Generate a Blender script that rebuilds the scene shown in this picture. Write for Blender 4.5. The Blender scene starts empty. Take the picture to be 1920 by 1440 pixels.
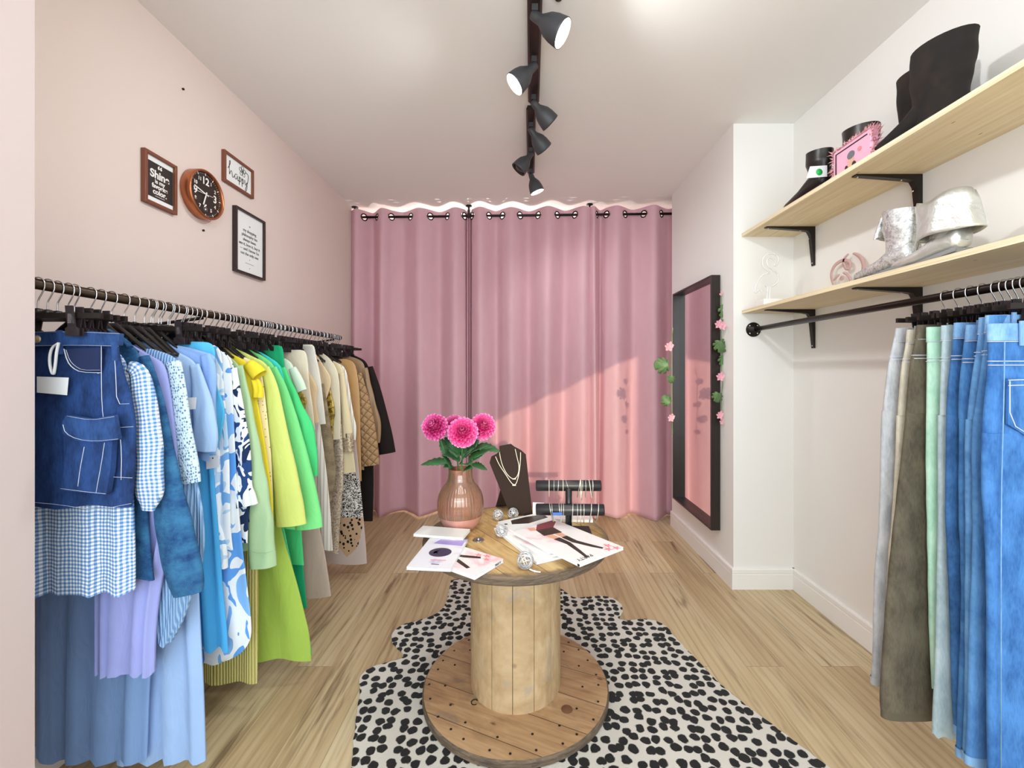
import bpy, bmesh, math, random
from math import sin, cos, pi, sqrt, radians
from mathutils import Vector, Matrix
random.seed(7)
SC = bpy.context.scene
COL = SC.collection
F, VX, VY, H = 812.0, 977.0, 694.0, 1.2      # focal length in pixels, vanishing point, eye height

def P(px, py, Y):
    return Vector(((px - VX) * Y / F, Y, H + (VY - py) * Y / F))
def onz(px, py, Z):                            # point of a horizontal plane
    Y = F * (H - Z) / (py - VY)
    return Vector(((px - VX) * Y / F, Y, Z))
def onx(px, py, X):                            # point of a plane parallel to the side walls
    Y = F * X / (px - VX)
    return Vector((X, Y, H + (VY - py) * Y / F))

def lin(h):
    h = h.lstrip('#')
    o = []
    for i in (0, 2, 4):
        c = int(h[i:i+2], 16) / 255
        o.append(c / 12.92 if c <= .04045 else ((c + .055) / 1.055) ** 2.4)
    return (*o, 1)

# ---------------------------------------------------------------- materials
class NT:
    def __init__(s, name):
        s.m = bpy.data.materials.new(name); s.m.use_nodes = True
        s.t = s.m.node_tree; s.b = s.t.nodes['Principled BSDF']
    def n(s, typ, **k):
        nd = s.t.nodes.new('ShaderNode' + typ)
        for a, v in k.items():
            if a.startswith('i_'):
                key = a[2:]
                key = int(key) if key.isdigit() else key.replace('_', ' ')
                s.put(nd.inputs[key], v)
            else: setattr(nd, a, v)
        return nd
    def put(s, sock, v):
        if hasattr(v, 'is_output'): s.t.links.new(v, sock)
        else: sock.default_value = v
    def math(s, op, a, b=0.0, c=None):
        nd = s.n('Math', operation=op); s.put(nd.inputs[0], a); s.put(nd.inputs[1], b)
        if c is not None: s.put(nd.inputs[2], c)
        return nd.outputs[0]
    def mix(s, f, a, b, bt='MIX'):
        nd = s.n('Mix', data_type='RGBA', blend_type=bt)
        s.put(nd.inputs[0], f); s.put(nd.inputs[6], a); s.put(nd.inputs[7], b)
        return nd.outputs[2]
    def ramp(s, f, stops, interp='LINEAR'):
        nd = s.n('ValToRGB'); r = nd.color_ramp; r.interpolation = interp
        while len(r.elements) < len(stops): r.elements.new(.5)
        for e, (p, c) in zip(r.elements, stops):
            e.position = p; e.color = c if len(c) == 4 else (*c, 1)
        s.put(nd.inputs[0], f); return nd.outputs[0]
    def coord(s, kind='Object', scale=(1, 1, 1), rot=(0, 0, 0), loc=(0, 0, 0)):
        tc = s.n('TexCoord'); mp = s.n('Mapping')
        mp.inputs['Scale'].default_value = scale; mp.inputs['Rotation'].default_value = rot; mp.inputs['Location'].default_value = loc
        s.t.links.new(tc.outputs[kind], mp.inputs[0]); return mp.outputs[0]
    def noise(s, vec, scale, detail=3, rough=.5, dist=0):
        nd = s.n('TexNoise'); s.put(nd.inputs['Vector'], vec)
        nd.inputs['Scale'].default_value = scale; nd.inputs['Detail'].default_value = detail
        nd.inputs['Roughness'].default_value = rough; nd.inputs['Distortion'].default_value = dist
        return nd.outputs[0]
    def voro(s, vec, scale, feature='F1', out='Distance', rnd=1.0):
        nd = s.n('TexVoronoi', feature=feature); s.put(nd.inputs['Vector'], vec)
        nd.inputs['Scale'].default_value = scale; nd.inputs['Randomness'].default_value = rnd
        return nd.outputs[out]
    def bump(s, h, strength=.3, dist=.002):
        nd = s.n('Bump'); nd.inputs['Strength'].default_value = strength; nd.inputs['Distance'].default_value = dist
        s.put(nd.inputs['Height'], h); s.t.links.new(nd.outputs[0], s.b.inputs['Normal'])
    def set(s, **k):
        for a, v in k.items(): s.put(s.b.inputs[a.replace('_', ' ')], v)
        return s

_cache = {}
def mat(name, col, rough=.6, metal=0.0, **k):
    if name in _cache: return _cache[name]
    t = NT(name); t.set(Base_Color=lin(col), Roughness=rough, Metallic=metal)
    for a, v in k.items(): t.set(**{a: v})
    _cache[name] = t.m; return t.m

def wallmat(name, col):
    if name in _cache: return _cache[name]
    t = NT(name); v = t.coord('Object')
    n = t.noise(v, 2.2, 3)
    c = lin(col)
    t.set(Base_Color=t.mix(t.math('MULTIPLY', n, .5), tuple(x*1.02 for x in c[:3])+(1,), tuple(x*.95 for x in c[:3])+(1,)), Roughness=.75)
    t.bump(t.noise(v, 180, 2), .06, .002)
    _cache[name] = t.m; return t.m

def fab(name, col, kind='plain', col2=None, sc=1.0, rough=.85, col3=None):
    """cloth; texture space is metres on the cloth (UV)"""
    if name in _cache: return _cache[name]
    t = NT(name); uv = t.coord('UV'); c = lin(col); c2 = lin(col2) if col2 else tuple(x*.55 for x in c[:3])+(1,)
    sep = t.n('SeparateXYZ'); t.t.links.new(uv, sep.inputs[0]); u, v = sep.outputs[0], sep.outputs[1]
    t.set(Roughness=rough); t.b.inputs['Specular IOR Level'].default_value = .25
    n1 = t.noise(uv, 9*sc, 3)
    dk = tuple(x*.86 for x in c[:3])+(1,)
    if kind == 'plain':
        t.set(Base_Color=t.mix(n1, c, dk)); t.bump(t.noise(t.coord('UV', (1, .3, 1)), 26*sc, 3, .5, .8), .45, .008)
    elif kind == 'satin':
        t.set(Base_Color=c, Roughness=.35); t.bump(t.noise(uv, 22*sc, 3, .5, .6), .3, .006)
    elif kind == 'denim':
        a = t.noise(t.coord('UV', (1.6, .6, 1)), 16*sc, 4, .6); b = t.noise(t.coord('UV', (260, 60, 1)), 1, 2)
        f = t.math('ADD', t.math('MULTIPLY', a, 1.5), t.math('MULTIPLY', b, .5))
        t.set(Base_Color=t.ramp(t.math('SUBTRACT', f, .5), [(-.0, c2), (.72, c)])); t.bump(b, .25, .002)
    elif kind == 'gingham':
        s = 1/(.012*sc)
        w = t.noise(uv, 18, 2)
        du = t.math('ADD', u, t.math('MULTIPLY', w, .006)); dv = t.math('ADD', v, t.math('MULTIPLY', w, .006))
        fu = t.math('LESS_THAN', t.math('FRACT', t.math('MULTIPLY', du, s)), .5); fv = t.math('LESS_THAN', t.math('FRACT', t.math('MULTIPLY', dv, s)), .5)
        t.set(Base_Color=t.ramp(t.math('MULTIPLY', t.math('ADD', fu, fv), .5), [(0, c), (.25, tuple((x*.35+y*.65) for x, y in zip(c, c2))), (.75, c2)], 'CONSTANT'))
        t.bump(t.noise(uv, 70, 3), .5, .004)
    elif kind == 'mesh':
        d = t.voro(t.coord('UV', (1, .62, 1)), 120*sc, 'F1', 'Distance', .55)
        t.set(Base_Color=t.ramp(d, [(.22, c2), (.5, c)])); t.bump(d, .8, .004)
    elif kind == 'rib':
        w = t.n('TexWave', wave_type='BANDS', bands_direction='X'); t.put(w.inputs['Vector'], uv); w.inputs['Scale'].default_value = 42*sc
        w.inputs['Distortion'].default_value = .6; w.inputs['Detail Scale'].default_value = 2
        t.set(Base_Color=t.mix(w.outputs['Fac'], c2, c)); t.bump(w.outputs['Fac'], .7, .004)
    elif kind == 'fuzzy':
        a = t.noise(uv, 22*sc, 5, .7)
        t.set(Base_Color=t.ramp(a, [(.3, c2), (.65, c)]), Roughness=1); t.bump(t.noise(uv, 220, 3, .8), .9, .006)
    elif kind == 'print':
        a = t.noise(t.coord('UV', (1, .55, 1)), 15*sc, 1.5, .5, 1.6)
        b = t.noise(t.coord('UV', (1, .6, 1), loc=(3, 1, 0)), 11*sc, 1, .5, 1.2)
        base = t.ramp(a, [(0, c2), (.41, c), (.60, lin(col3 or col2))], 'CONSTANT')
        t.set(Base_Color=t.mix(t.math('GREATER_THAN', b, .62), base, lin(col3 or col2))); t.bump(t.noise(uv, 40, 2), .2, .004)
    elif kind == 'sequin':
        d = t.voro(uv, 170*sc, 'F1', 'Color'); g = t.n('SeparateColor'); t.t.links.new(d, g.inputs[0])
        t.set(Base_Color=t.ramp(g.outputs[0], [(.1, c2), (.7, c)]), Roughness=.35, Metallic=.35); t.bump(g.outputs[1], .6, .004)
    elif kind == 'quilt':
        s = 1/(.05*sc)
        a = t.math('ABSOLUTE', t.math('SUBTRACT', t.math('FRACT', t.math('MULTIPLY', t.math('ADD', u, v), s)), .5))
        b = t.math('ABSOLUTE', t.math('SUBTRACT', t.math('FRACT', t.math('MULTIPLY', t.math('SUBTRACT', u, v), s)), .5))
        e = t.math('MINIMUM', t.math('SUBTRACT', .5, a), t.math('SUBTRACT', .5, b))
        t.set(Base_Color=t.ramp(e, [(0, c2), (.07, c)]), Roughness=.55); t.bump(t.math('POWER', e, .5), .9, .012)
    elif kind == 'dots':
        d = t.voro(uv, 75*sc, 'F1', 'Distance', .5)
        t.set(Base_Color=t.ramp(d, [(.16, c2), (.22, c)])); t.bump(n1, .2, .004)
    elif kind == 'stripe':
        w = t.math('LESS_THAN', t.math('FRACT', t.math('MULTIPLY', u, 40*sc)), .3)
        t.set(Base_Color=t.mix(w, c, c2)); t.bump(n1, .2, .004)
    elif kind == 'leopard':                   # plain cloth with one large printed cat, set between 0.42 and 0.72 m below the neck
        d = t.voro(t.coord('UV', (1, .9, 1)), 48, 'F1', 'Distance', .8)
        st = t.noise(t.coord('UV', (1, 1.3, 1)), 60, 2, .5, 2.5)
        cx = t.math('DIVIDE', t.math('SUBTRACT', u, .155), .085); cy = t.math('DIVIDE', t.math('SUBTRACT', v, .83), .25)
        rr = t.math('ADD', t.math('MULTIPLY', cx, cx), t.math('MULTIPLY', cy, cy))
        body = t.math('LESS_THAN', t.math('ADD', rr, t.math('MULTIPLY', t.noise(uv, 25, 2), .4)), 1.15)
        low = t.math('GREATER_THAN', v, .86)
        spots = t.mix(t.math('LESS_THAN', d, .36), lin('#b99a7c'), lin('#14100e'))
        strk = t.mix(t.math('GREATER_THAN', st, .5), lin('#e6e2dd'), lin('#1b1816'))
        t.set(Base_Color=t.mix(body, c, t.mix(low, strk, spots))); t.bump(n1, .2, .004)
    _cache[name] = t.m; return t.m

# ---------------------------------------------------------------- mesh building
class MB:
    def __init__(s): s.v = []; s.f = []; s.uv = {}; s.mi = []; s.sm = []
    def add(s, verts, faces, uvs=None, mi=0, smooth=False):
        b = len(s.v); s.v += [Vector(p) for p in verts]
        for f in faces: s.f.append(tuple(b + i for i in f)); s.mi.append(mi); s.sm.append(smooth)
        if uvs:
            for i, q in enumerate(uvs): s.uv[b + i] = q
        return s
    def box(s, lo, hi, mi=0):
        x0, y0, z0 = lo; x1, y1, z1 = hi
        return s.add([(x0,y0,z0),(x1,y0,z0),(x1,y1,z0),(x0,y1,z0),(x0,y0,z1),(x1,y0,z1),(x1,y1,z1),(x0,y1,z1)],
                     [(0,3,2,1),(4,5,6,7),(0,1,5,4),(1,2,6,5),(2,3,7,6),(3,0,4,7)], mi=mi)
    def obox(s, c, ax, ay, az, mi=0):          # oriented box: centre and three half axes
        c, ax, ay, az = map(Vector, (c, ax, ay, az)); vs = []
        for k in (-1, 1):
            for i, j in ((-1,-1),(1,-1),(1,1),(-1,1)): vs.append(c + ax*i + ay*j + az*k)
        return s.add(vs, [(0,3,2,1),(4,5,6,7),(0,1,5,4),(1,2,6,5),(2,3,7,6),(3,0,4,7)], mi=mi)
    def tube(s, pts, r, n=10, cap=True, closed=False, mi=0, flat=1.0):
        pts = [Vector(p) for p in pts]; m = len(pts); rs = r if isinstance(r, (list, tuple)) else [r]*m
        vs = []; prev = None
        for i, p in enumerate(pts):
            if closed: d = pts[(i+1) % m] - pts[i-1]
            else: d = pts[min(i+1, m-1)] - pts[max(i-1, 0)]
            d.normalize()
            if prev is None:
                a = Vector((0,0,1)) if abs(d.z) < .9 else Vector((1,0,0))
                e = d.cross(a).normalized()
            else:
                e = (prev - d*prev.dot(d)); e = e.normalized() if e.length > 1e-6 else d.orthogonal().normalized()
            prev = e; g = d.cross(e)
            for k in range(n):
                t = 2*pi*k/n; vs.append(p + (e*cos(t) + g*sin(t)*flat)*rs[i])
        fs = []
        for i in range(m if closed else m-1):
            for k in range(n):
                a = i*n+k; b = i*n+(k+1) % n; j = ((i+1) % m)*n
                fs.append((a, b, j+(k+1) % n, j+k))
        s.add(vs, fs, mi=mi, smooth=True)
        if cap and not closed:
            b = len(s.v) - len(vs)
            s.f.append(tuple(b+k for k in reversed(range(n)))); s.mi.append(mi); s.sm.append(False)
            s.f.append(tuple(b+(m-1)*n+k for k in range(n))); s.mi.append(mi); s.sm.append(False)
        return s
    def lathe(s, prof, c=(0,0,0), n=32, mi=0, axis=None, rfun=None):
        c = Vector(c); z = Vector(axis).normalized() if axis is not None else Vector((0,0,1))
        x = z.orthogonal().normalized() if axis is not None else Vector((1,0,0)); y = z.cross(x)
        vs = []; fs = []
        for i, (r, h) in enumerate(prof):
            for k in range(n):
                t = 2*pi*k/n; rr = r*(rfun(t, i, h) if rfun else 1); vs.append(c + x*(rr*cos(t)) + y*(rr*sin(t)) + z*h)
        for i in range(len(prof)-1):
            for k in range(n):
                fs.append((i*n+k, i*n+(k+1) % n, (i+1)*n+(k+1) % n, (i+1)*n+k))
        return s.add(vs, fs, mi=mi, smooth=True)
    def disc(s, c, r, axis, n=24, mi=0):
        z = Vector(axis).normalized(); x = z.orthogonal().normalized(); y = z.cross(x); c = Vector(c)
        return s.add([c + x*(r*cos(2*pi*k/n)) + y*(r*sin(2*pi*k/n)) for k in range(n)], [tuple(range(n))], mi=mi)
    def prism(s, poly, vec, mi=0, mis=None):    # polygon (3-D points) pushed along a vector
        n = len(poly); vec = Vector(vec); a = [Vector(p) for p in poly]
        s.add(a + [p + vec for p in a], [tuple(reversed(range(n))), tuple(range(n, 2*n))], mi=mi)
        s.add(a + [p + vec for p in a], [(i, (i+1) % n, n+(i+1) % n, n+i) for i in range(n)], mi=mi if mis is None else mis)
        return s
    def rings(s, rings, uvs=None, mi=0, cap0=False, cap1=False):
        n = len(rings[0]); vs = [p for r in rings for p in r]; fs = []
        for i in range(len(rings)-1):
            for k in range(n): fs.append((i*n+k, i*n+(k+1) % n, (i+1)*n+(k+1) % n, (i+1)*n+k))
        if cap0: fs.append(tuple(reversed(range(n))))
        if cap1: fs.append(tuple((len(rings)-1)*n+k for k in range(n)))
        return s.add(vs, fs, uvs=[q for r in uvs for q in r] if uvs else None, mi=mi, smooth=True)
    def build(s, name, m, parent=None, origin=None, bevel=0, flip=True):
        me = bpy.data.meshes.new(name)
        o0 = Vector(origin) if origin is not None else Vector((0,0,0))
        me.from_pydata([p - o0 for p in s.v], [], s.f); 
        for q in (m if isinstance(m, (list, tuple)) else [m]): me.materials.append(q)
        for p, i, sm in zip(me.polygons, s.mi, s.sm): p.material_index = i; p.use_smooth = sm
        L = me.uv_layers.new(name='UVMap')
        for l in me.loops:
            p = s.v[l.vertex_index]; L.data[l.index].uv = s.uv.get(l.vertex_index, (p.x+.37*p.y, p.z+.21*p.y))
        if flip:
            bm = bmesh.new(); bm.from_mesh(me); bmesh.ops.recalc_face_normals(bm, faces=bm.faces); bm.to_mesh(me); bm.free()
        me.update()
        o = bpy.data.objects.new(name, me); COL.objects.link(o); o.location = o0
        if parent is not None: adopt(o, parent)
        if bevel:
            b = o.modifiers.new('bevel', 'BEVEL'); b.width = bevel; b.segments = 2; b.limit_method = 'ANGLE'
        return o

def adopt(o, parent):
    o.parent = parent; o.matrix_parent_inverse = Matrix.Translation(parent.location).inverted()
def tag(o, label, cat, group=None, kind=None):
    o['label'] = label; o['category'] = cat
    if group: o['group'] = group
    if kind: o['kind'] = kind
    return o
def empty(name, loc, label, cat, group=None):
    o = bpy.data.objects.new(name, None); COL.objects.link(o); o.location = loc; o.empty_display_size = .05
    return tag(o, label, cat, group)
def dup(root, loc=None, rz=None, label=None, group=None):
    r = root.copy(); COL.objects.link(r)
    if loc is not None: r.location = loc
    if rz is not None: r.rotation_euler.z = rz
    if label: r['label'] = label
    if group: r['group'] = group
    for ch in list(root.children):
        c = ch.copy(); COL.objects.link(c); c.parent = r
        for g in list(ch.children):
            d = g.copy(); COL.objects.link(d); d.parent = c
    return r
def struct(name, mb, m, label=None):
    o = mb.build(name, m); o['kind'] = 'structure'
    if label: o['label'] = label; o['category'] = name.split('_')[0]
    return o
def text(body, size, loc, xa, ya, m, parent, name='lettering', align='CENTER', bold=0.0, space=1.0, ext=.0003, shear=0.0):
    cu = bpy.data.curves.new(name, 'FONT'); cu.body = body; cu.size = size; cu.align_x = align; cu.align_y = 'CENTER'
    cu.extrude = ext; cu.offset = bold; cu.space_line = space; cu.shear = shear; cu.materials.append(m)
    tmp = bpy.data.objects.new(name, cu); COL.objects.link(tmp)
    me = bpy.data.meshes.new_from_object(tmp.evaluated_get(bpy.context.evaluated_depsgraph_get()))
    bpy.data.objects.remove(tmp); bpy.data.curves.remove(cu); me.name = name
    xa = Vector(xa).normalized(); ya = Vector(ya).normalized(); za = xa.cross(ya)
    me.transform(Matrix.Translation(loc) @ Matrix((xa, ya, za)).transposed().to_4x4())
    o = bpy.data.objects.new(name, me); COL.objects.link(o); adopt(o, parent)
    return o
def smooth_poly(pts, it=2):
    pts = [Vector(p) for p in pts]
    for _ in range(it):
        q = [pts[0]]
        for a, b in zip(pts, pts[1:]): q += [a*.75 + b*.25, a*.25 + b*.75]
        q.append(pts[-1]); pts = q
    return pts
def resample(pts, ds):
    out = [pts[0].copy()]; acc = 0; L = [0]
    for a, b in zip(pts, pts[1:]): L.append(L[-1] + (b-a).length)
    n = max(2, int(round(L[-1]/ds))); j = 0; ds = L[-1]/n
    for i in range(1, n+1):
        t = i*ds
        while j < len(L)-2 and L[j+1] < t: j += 1
        s = (t - L[j])/max(1e-9, L[j+1]-L[j]); out.append(pts[j].lerp(pts[j+1], min(1, s)))
    return out
# ================================================================ room
XL, XR, XC, YC, YE, YB, ZC, YF = -1.407, 1.498, 1.167, 2.38, 3.35, 4.45, 2.555, -1.7
M_white = wallmat('white_paint', '#EDEBE8'); M_pink = wallmat('blush_paint', '#E1D1CA'); M_ceil = wallmat('ceiling_paint', '#EFEDEA')
M_pier = wallmat('pale_blush_paint', '#C6B6B4')
M_trim = mat('white_gloss_trim', '#EFEDEA', .4)
M_black = mat('black_metal', '#15110f', .42, .3); M_blackpl = mat('black_plastic', '#191413', .38)
M_chrome = mat('chrome_wire', '#d6d6d8', .25, 1.0)

def floor_mat():
    t = NT('oak_planks'); v = t.coord('Object', rot=(0, 0, pi/2))
    br = t.n('TexBrick'); t.put(br.inputs['Vector'], v); br.offset = .37; br.offset_frequency = 2
    for a, q in (('Color1', (0,0,0,1)), ('Color2', (1,1,1,1)), ('Mortar', (.5,.5,.5,1))): br.inputs[a].default_value = q
    br.inputs['Scale'].default_value = 1; br.inputs['Mortar Size'].default_value = .0011; br.inputs['Mortar Smooth'].default_value = .2
    br.inputs['Brick Width'].default_value = 1.28; br.inputs['Row Height'].default_value = .152
    # every plank shifts its own grain
    sh = t.n('VectorMath', operation='MULTIPLY_ADD'); t.put(sh.inputs[0], br.outputs['Color']); sh.inputs[1].default_value = (7.3, 3.1, 5.7)
    t.put(sh.inputs[2], t.coord('Object'))
    def mp(sc):
        m = t.n('Mapping'); m.inputs['Scale'].default_value = sc; t.put(m.inputs[0], sh.outputs[0]); return m.outputs[0]
    grain = t.noise(mp((26, 1.6, 1)), 1.6, 5, .6, .6)
    broad = t.noise(mp((5, .8, 1)), 1.3, 2, .5, 1.0)
    ring = t.n('TexWave', wave_type='BANDS', bands_direction='X'); t.put(ring.inputs['Vector'], mp((6, .9, 1)))
    ring.inputs['Scale'].default_value = 1.4; ring.inputs['Distortion'].default_value = 5; ring.inputs['Detail'].default_value = 2; ring.inputs['Detail Scale'].default_value = .9
    tone = t.math('ADD', t.math('MULTIPLY', br.outputs['Color'], .34), t.math('ADD', t.math('MULTIPLY', grain, .55), t.math('MULTIPLY', broad, .35)))
    base = t.ramp(tone, [(.25, lin('#94795a')), (.5, lin('#b59d78')), (.68, lin('#c6b18c')), (.9, lin('#d2c3a2'))])
    base = t.mix(t.math('MULTIPLY', t.math('POWER', ring.outputs['Fac'], 5), .28), base, lin('#8a6a47'))
    crack = t.noise(mp((9, .75, 1)), 1.25, 3, .6, 1.3)
    ck = t.ramp(crack, [(.56, (0,0,0)), (.68, (1,1,1))]); fine = t.ramp(t.noise(mp((40, 2.5, 1)), 1, 3, .7), [(.42, (0,0,0)), (.62, (1,1,1))])
    base = t.mix(t.math('MULTIPLY', t.math('MULTIPLY', ck, fine), .75), base, lin('#5a4029'))
    base = t.mix(t.math('MULTIPLY', br.outputs['Fac'], .55), base, lin('#6b4f33'))
    t.set(Base_Color=base, Roughness=.42); t.b.inputs['Specular IOR Level'].default_value = .35
    t.bump(t.math('SUBTRACT', grain, t.math('MULTIPLY', br.outputs['Fac'], 2.0)), .15, .002)
    return t.m
struct('floor', MB().box((XL-.1, YF, -.1), (XR+.1, YB, 0)), floor_mat())
struct('ceiling', MB().box((XL-.1, YF, ZC), (XR+.1, YB, ZC+.1)), M_ceil)
struct('wall_left', MB().box((XL-.1, YF, 0), (XL, YB, ZC)), M_pink)
struct('wall_right', MB().box((XR, YF, 0), (XR+.1, YB, ZC)), M_white)
struct('wall_back', MB().box((XL, YB, 0), (XR, YB+.1, ZC)), M_white)
struct('wall_column', MB().box((XC, YC, 0), (XR, YE, ZC)), M_white)
struct('wall_pier', MB().box((XL, .60, 0), (-1.06, .944, ZC)), M_pier)
# shop front behind the camera: an unseen wall, its opening stepped and slanted to shape the sun patch
SUN = dict(x0=-.25, xm=.47, x1=.96, z0=.94, zm=1.27, zl=1.95, zr=2.50)
w = MB(); t0, t1 = YF-.12, YF
def pan(poly):
    w.prism([(x, t0, z) for x, z in poly], (0, .12, 0))
pan([(XL-.1, -.02), (SUN['x0'], -.02), (SUN['x0'], ZC), (XL-.1, ZC)])
pan([(SUN['x1'], -.02), (XR+.1, -.02), (XR+.1, ZC), (SUN['x1'], ZC)])
pan([(SUN['x0'], -.02), (SUN['xm'], -.02), (SUN['xm'], SUN['zm']), (SUN['x0'], SUN['zm'])])
pan([(SUN['xm'], -.02), (SUN['x1'], -.02), (SUN['x1'], SUN['z0']), (SUN['xm'], SUN['z0'])])
pan([(SUN['x0'], SUN['zl']), (SUN['x1'], SUN['zr']), (SUN['x1'], ZC), (SUN['x0'], ZC)])
struct('wall_front', w, M_white)

def skirting(name, a, b, n):                   # baseboard with a stepped top, from a to b, standing out along n
    a, b, n = Vector((*a, 0)), Vector((*b, 0)), Vector((*n, 0)); z = Vector((0, 0, 1)); m = MB()
    prof = [(0, 0), (.013, 0), (.013, .082), (.0115, .084), (.0115, .087), (.013, .089), (.013, .108), (.009, .114), (0, .114)]
    m.prism([a + n*q[0] + z*q[1] for q in prof], b-a)
    return struct(name, m, M_trim)
skirting('baseboard_column_side', (XC, YC), (XC, YE), (-1, 0))
skirting('baseboard_column_front', (XC-.013, YC), (XR, YC), (0, -1))
skirting('baseboard_right', (XR, YF), (XR, YC), (-1, 0))
skirting('baseboard_left', (XL, .944), (XL, YB), (1, 0))

# small dark nails left in the pink wall
for (px, py), l in (((344, 167), 'small dark nail in the pink wall above the framed pictures'), ((382, 432), 'small dark nail in the pink wall just below the clock')):
    p = onx(px, py, XL+.004); tag(MB().lathe([(0, 0), (.0045, 0), (.0045, .006), (0, .008)], p-Vector((.004, 0, 0)), 10, axis=(1, 0, 0)).build('nail', M_black), l, 'nail')

# ================================================================ curtains on a ceiling-hung rod
CX0, CY0, CX1, CY1 = -1.40, 3.60, 1.215, 3.515
def cy(x): return CY0 + (CY1-CY0)*(x-CX0)/(CX1-CX0)
def cx(px):                                    # curtain line under a picture column
    x = 0
    for _ in range(6): x = (px-VX)*cy(x)/F
    return x
ZR = 2.470; ZT = 2.524
def curtain_mat():
    t = NT('pink_velvet'); v = t.coord('Object')
    n = t.noise(t.coord('Object', (1, 1, .35)), 14, 4, .6)
    t.set(Base_Color=t.mix(n, lin('#DCB3BC'), lin('#D1A4AF')), Roughness=.8)
    t.b.inputs['Specular IOR Level'].default_value = .15
    t.b.inputs['Sheen Weight'].default_value = .25; t.b.inputs['Sheen Roughness'].default_value = .4; t.b.inputs['Sheen Tint'].default_value = lin('#F2B9C4')
    t.bump(t.noise(t.coord('Object', (1, 1, .5)), 45, 4, .65), .12, .004)
    return t.m
M_curt = curtain_mat()
def curtain(cross, first, label, seed):
    """cross: picture columns where the cloth passes the rod; first=-1: first stretch in front of it"""
    rnd = random.Random(seed)
    xs = [cx(p) for p in cross]; amps = [.055 + .025*rnd.random() for _ in xs]; shf = [(.5-rnd.random())*.05 for _ in xs]
    N = 14; cols = []
    for i in range(len(xs)-1):
        for k in range(N if i < len(xs)-2 else N+1):
            cols.append((i, k/N))
    zs = [ZT - j*.006 for j in range(19)]
    z = zs[-1]
    while z > .03: z -= .055; zs.append(max(z, .012))
    if zs[-1] > .012: zs.append(.012)
    eye = xs[1:-1]; m = MB(); vs = []; fs = []; nc = len(cols)
    def pt(i, t, z):
        d = (ZT-z)/ZT                           # 0 at the top, 1 at the hem
        sg = first * (1 if i % 2 == 0 else -1)
        x = xs[i] + (xs[i+1]-xs[i])*t
        bow = sg*(amps[i]*(.75 + .6*d))*sin(pi*t)
        e = [0 if j in (0, len(xs)-1) else shf[j]*d for j in (i, i+1)]
        x += e[0]*(1-t) + e[1]*t
        k = .22*sin(pi*t*2)*(xs[i+1]-xs[i])*(.4+.3*d)    # rounder outer fold
        x += k*.25
        y = cy(x) + bow*1.0 + .006*sin(9*x + 5*d + seed)*d + .012*d*sin(23*x+seed)
        return Vector((x, y, z + (.018*sin(x*7+seed)*(1 if z < .05 else 0) * .4)))
    for z in zs:
        for i, t in cols: vs.append(pt(i, t, z))
    for r in range(len(zs)-1):
        for c in range(nc-1):
            q = (vs[r*nc+c] + vs[r*nc+c+1] + vs[(r+1)*nc+c] + vs[(r+1)*nc+c+1])/4
            if any((Vector((q.x - e, q.y - cy(e), q.z - ZR))).length < .0285 for e in eye): continue
            fs.append((r*nc+c, r*nc+c+1, (r+1)*nc+c+1, (r+1)*nc+c))
    m.add(vs, fs, smooth=True)
    o = m.build('curtain', M_curt, flip=False)
    s = o.modifiers.new('cloth', 'SOLIDIFY'); s.thickness = .003; s.offset = 0
    tag(o, label, 'curtain')
    for j, e in enumerate(eye):
        i = j
        tn = (pt(j+1, .12, ZR) - pt(j, .88, ZR)).normalized(); nm = tn.cross(Vector((0, 0, 1))).normalized()
        c = Vector((e, cy(e), ZR)); g = MB()
        ring = [c + tn*(.0270*cos(a)) + Vector((0, 0, .0270*sin(a))) for a in [2*pi*k/24 for k in range(24)]]
        g.tube(ring, .0052, 8, closed=True)
        g.build('eyelet', M_black, o)
    return o
curtain([659, 683, 707, 734, 770, 807, 839, 871, 881.5], -1, 'dusty pink velvet curtain panel nearest the pink wall, left end of the rod', 1)
curtain([876, 885, 917, 942, 975, 1009, 1045, 1078, 1109], 1, 'widest dusty pink velvet curtain panel, hanging in the middle behind the flower vase', 2)
curtain([1104, 1119, 1137, 1172, 1207, 1240, 1272, 1300], -1, 'dusty pink velvet curtain panel beside the black framed mirror', 3)
cr = empty('curtain_rod', (0, 3.56, ZR), 'black metal curtain rod hung on short posts from the ceiling', 'curtain rod')
MB().tube([(CX0+.004, cy(CX0), ZR), (1.45, cy(1.45), ZR)], .0098, 14).build('rod', M_black, cr)
for px in (661, 879, 1105.5):
    x = max(cx(px), CX0+.02); y = cy(x)
    MB().lathe([(0, 0), (.026, 0), (.026, -.007), (.008, -.011), (.007, -.06), (.0135, -.066), (.0135, -.098), (0, -.102)], (x, y, ZC), 18).build('post', M_black, cr)

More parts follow.
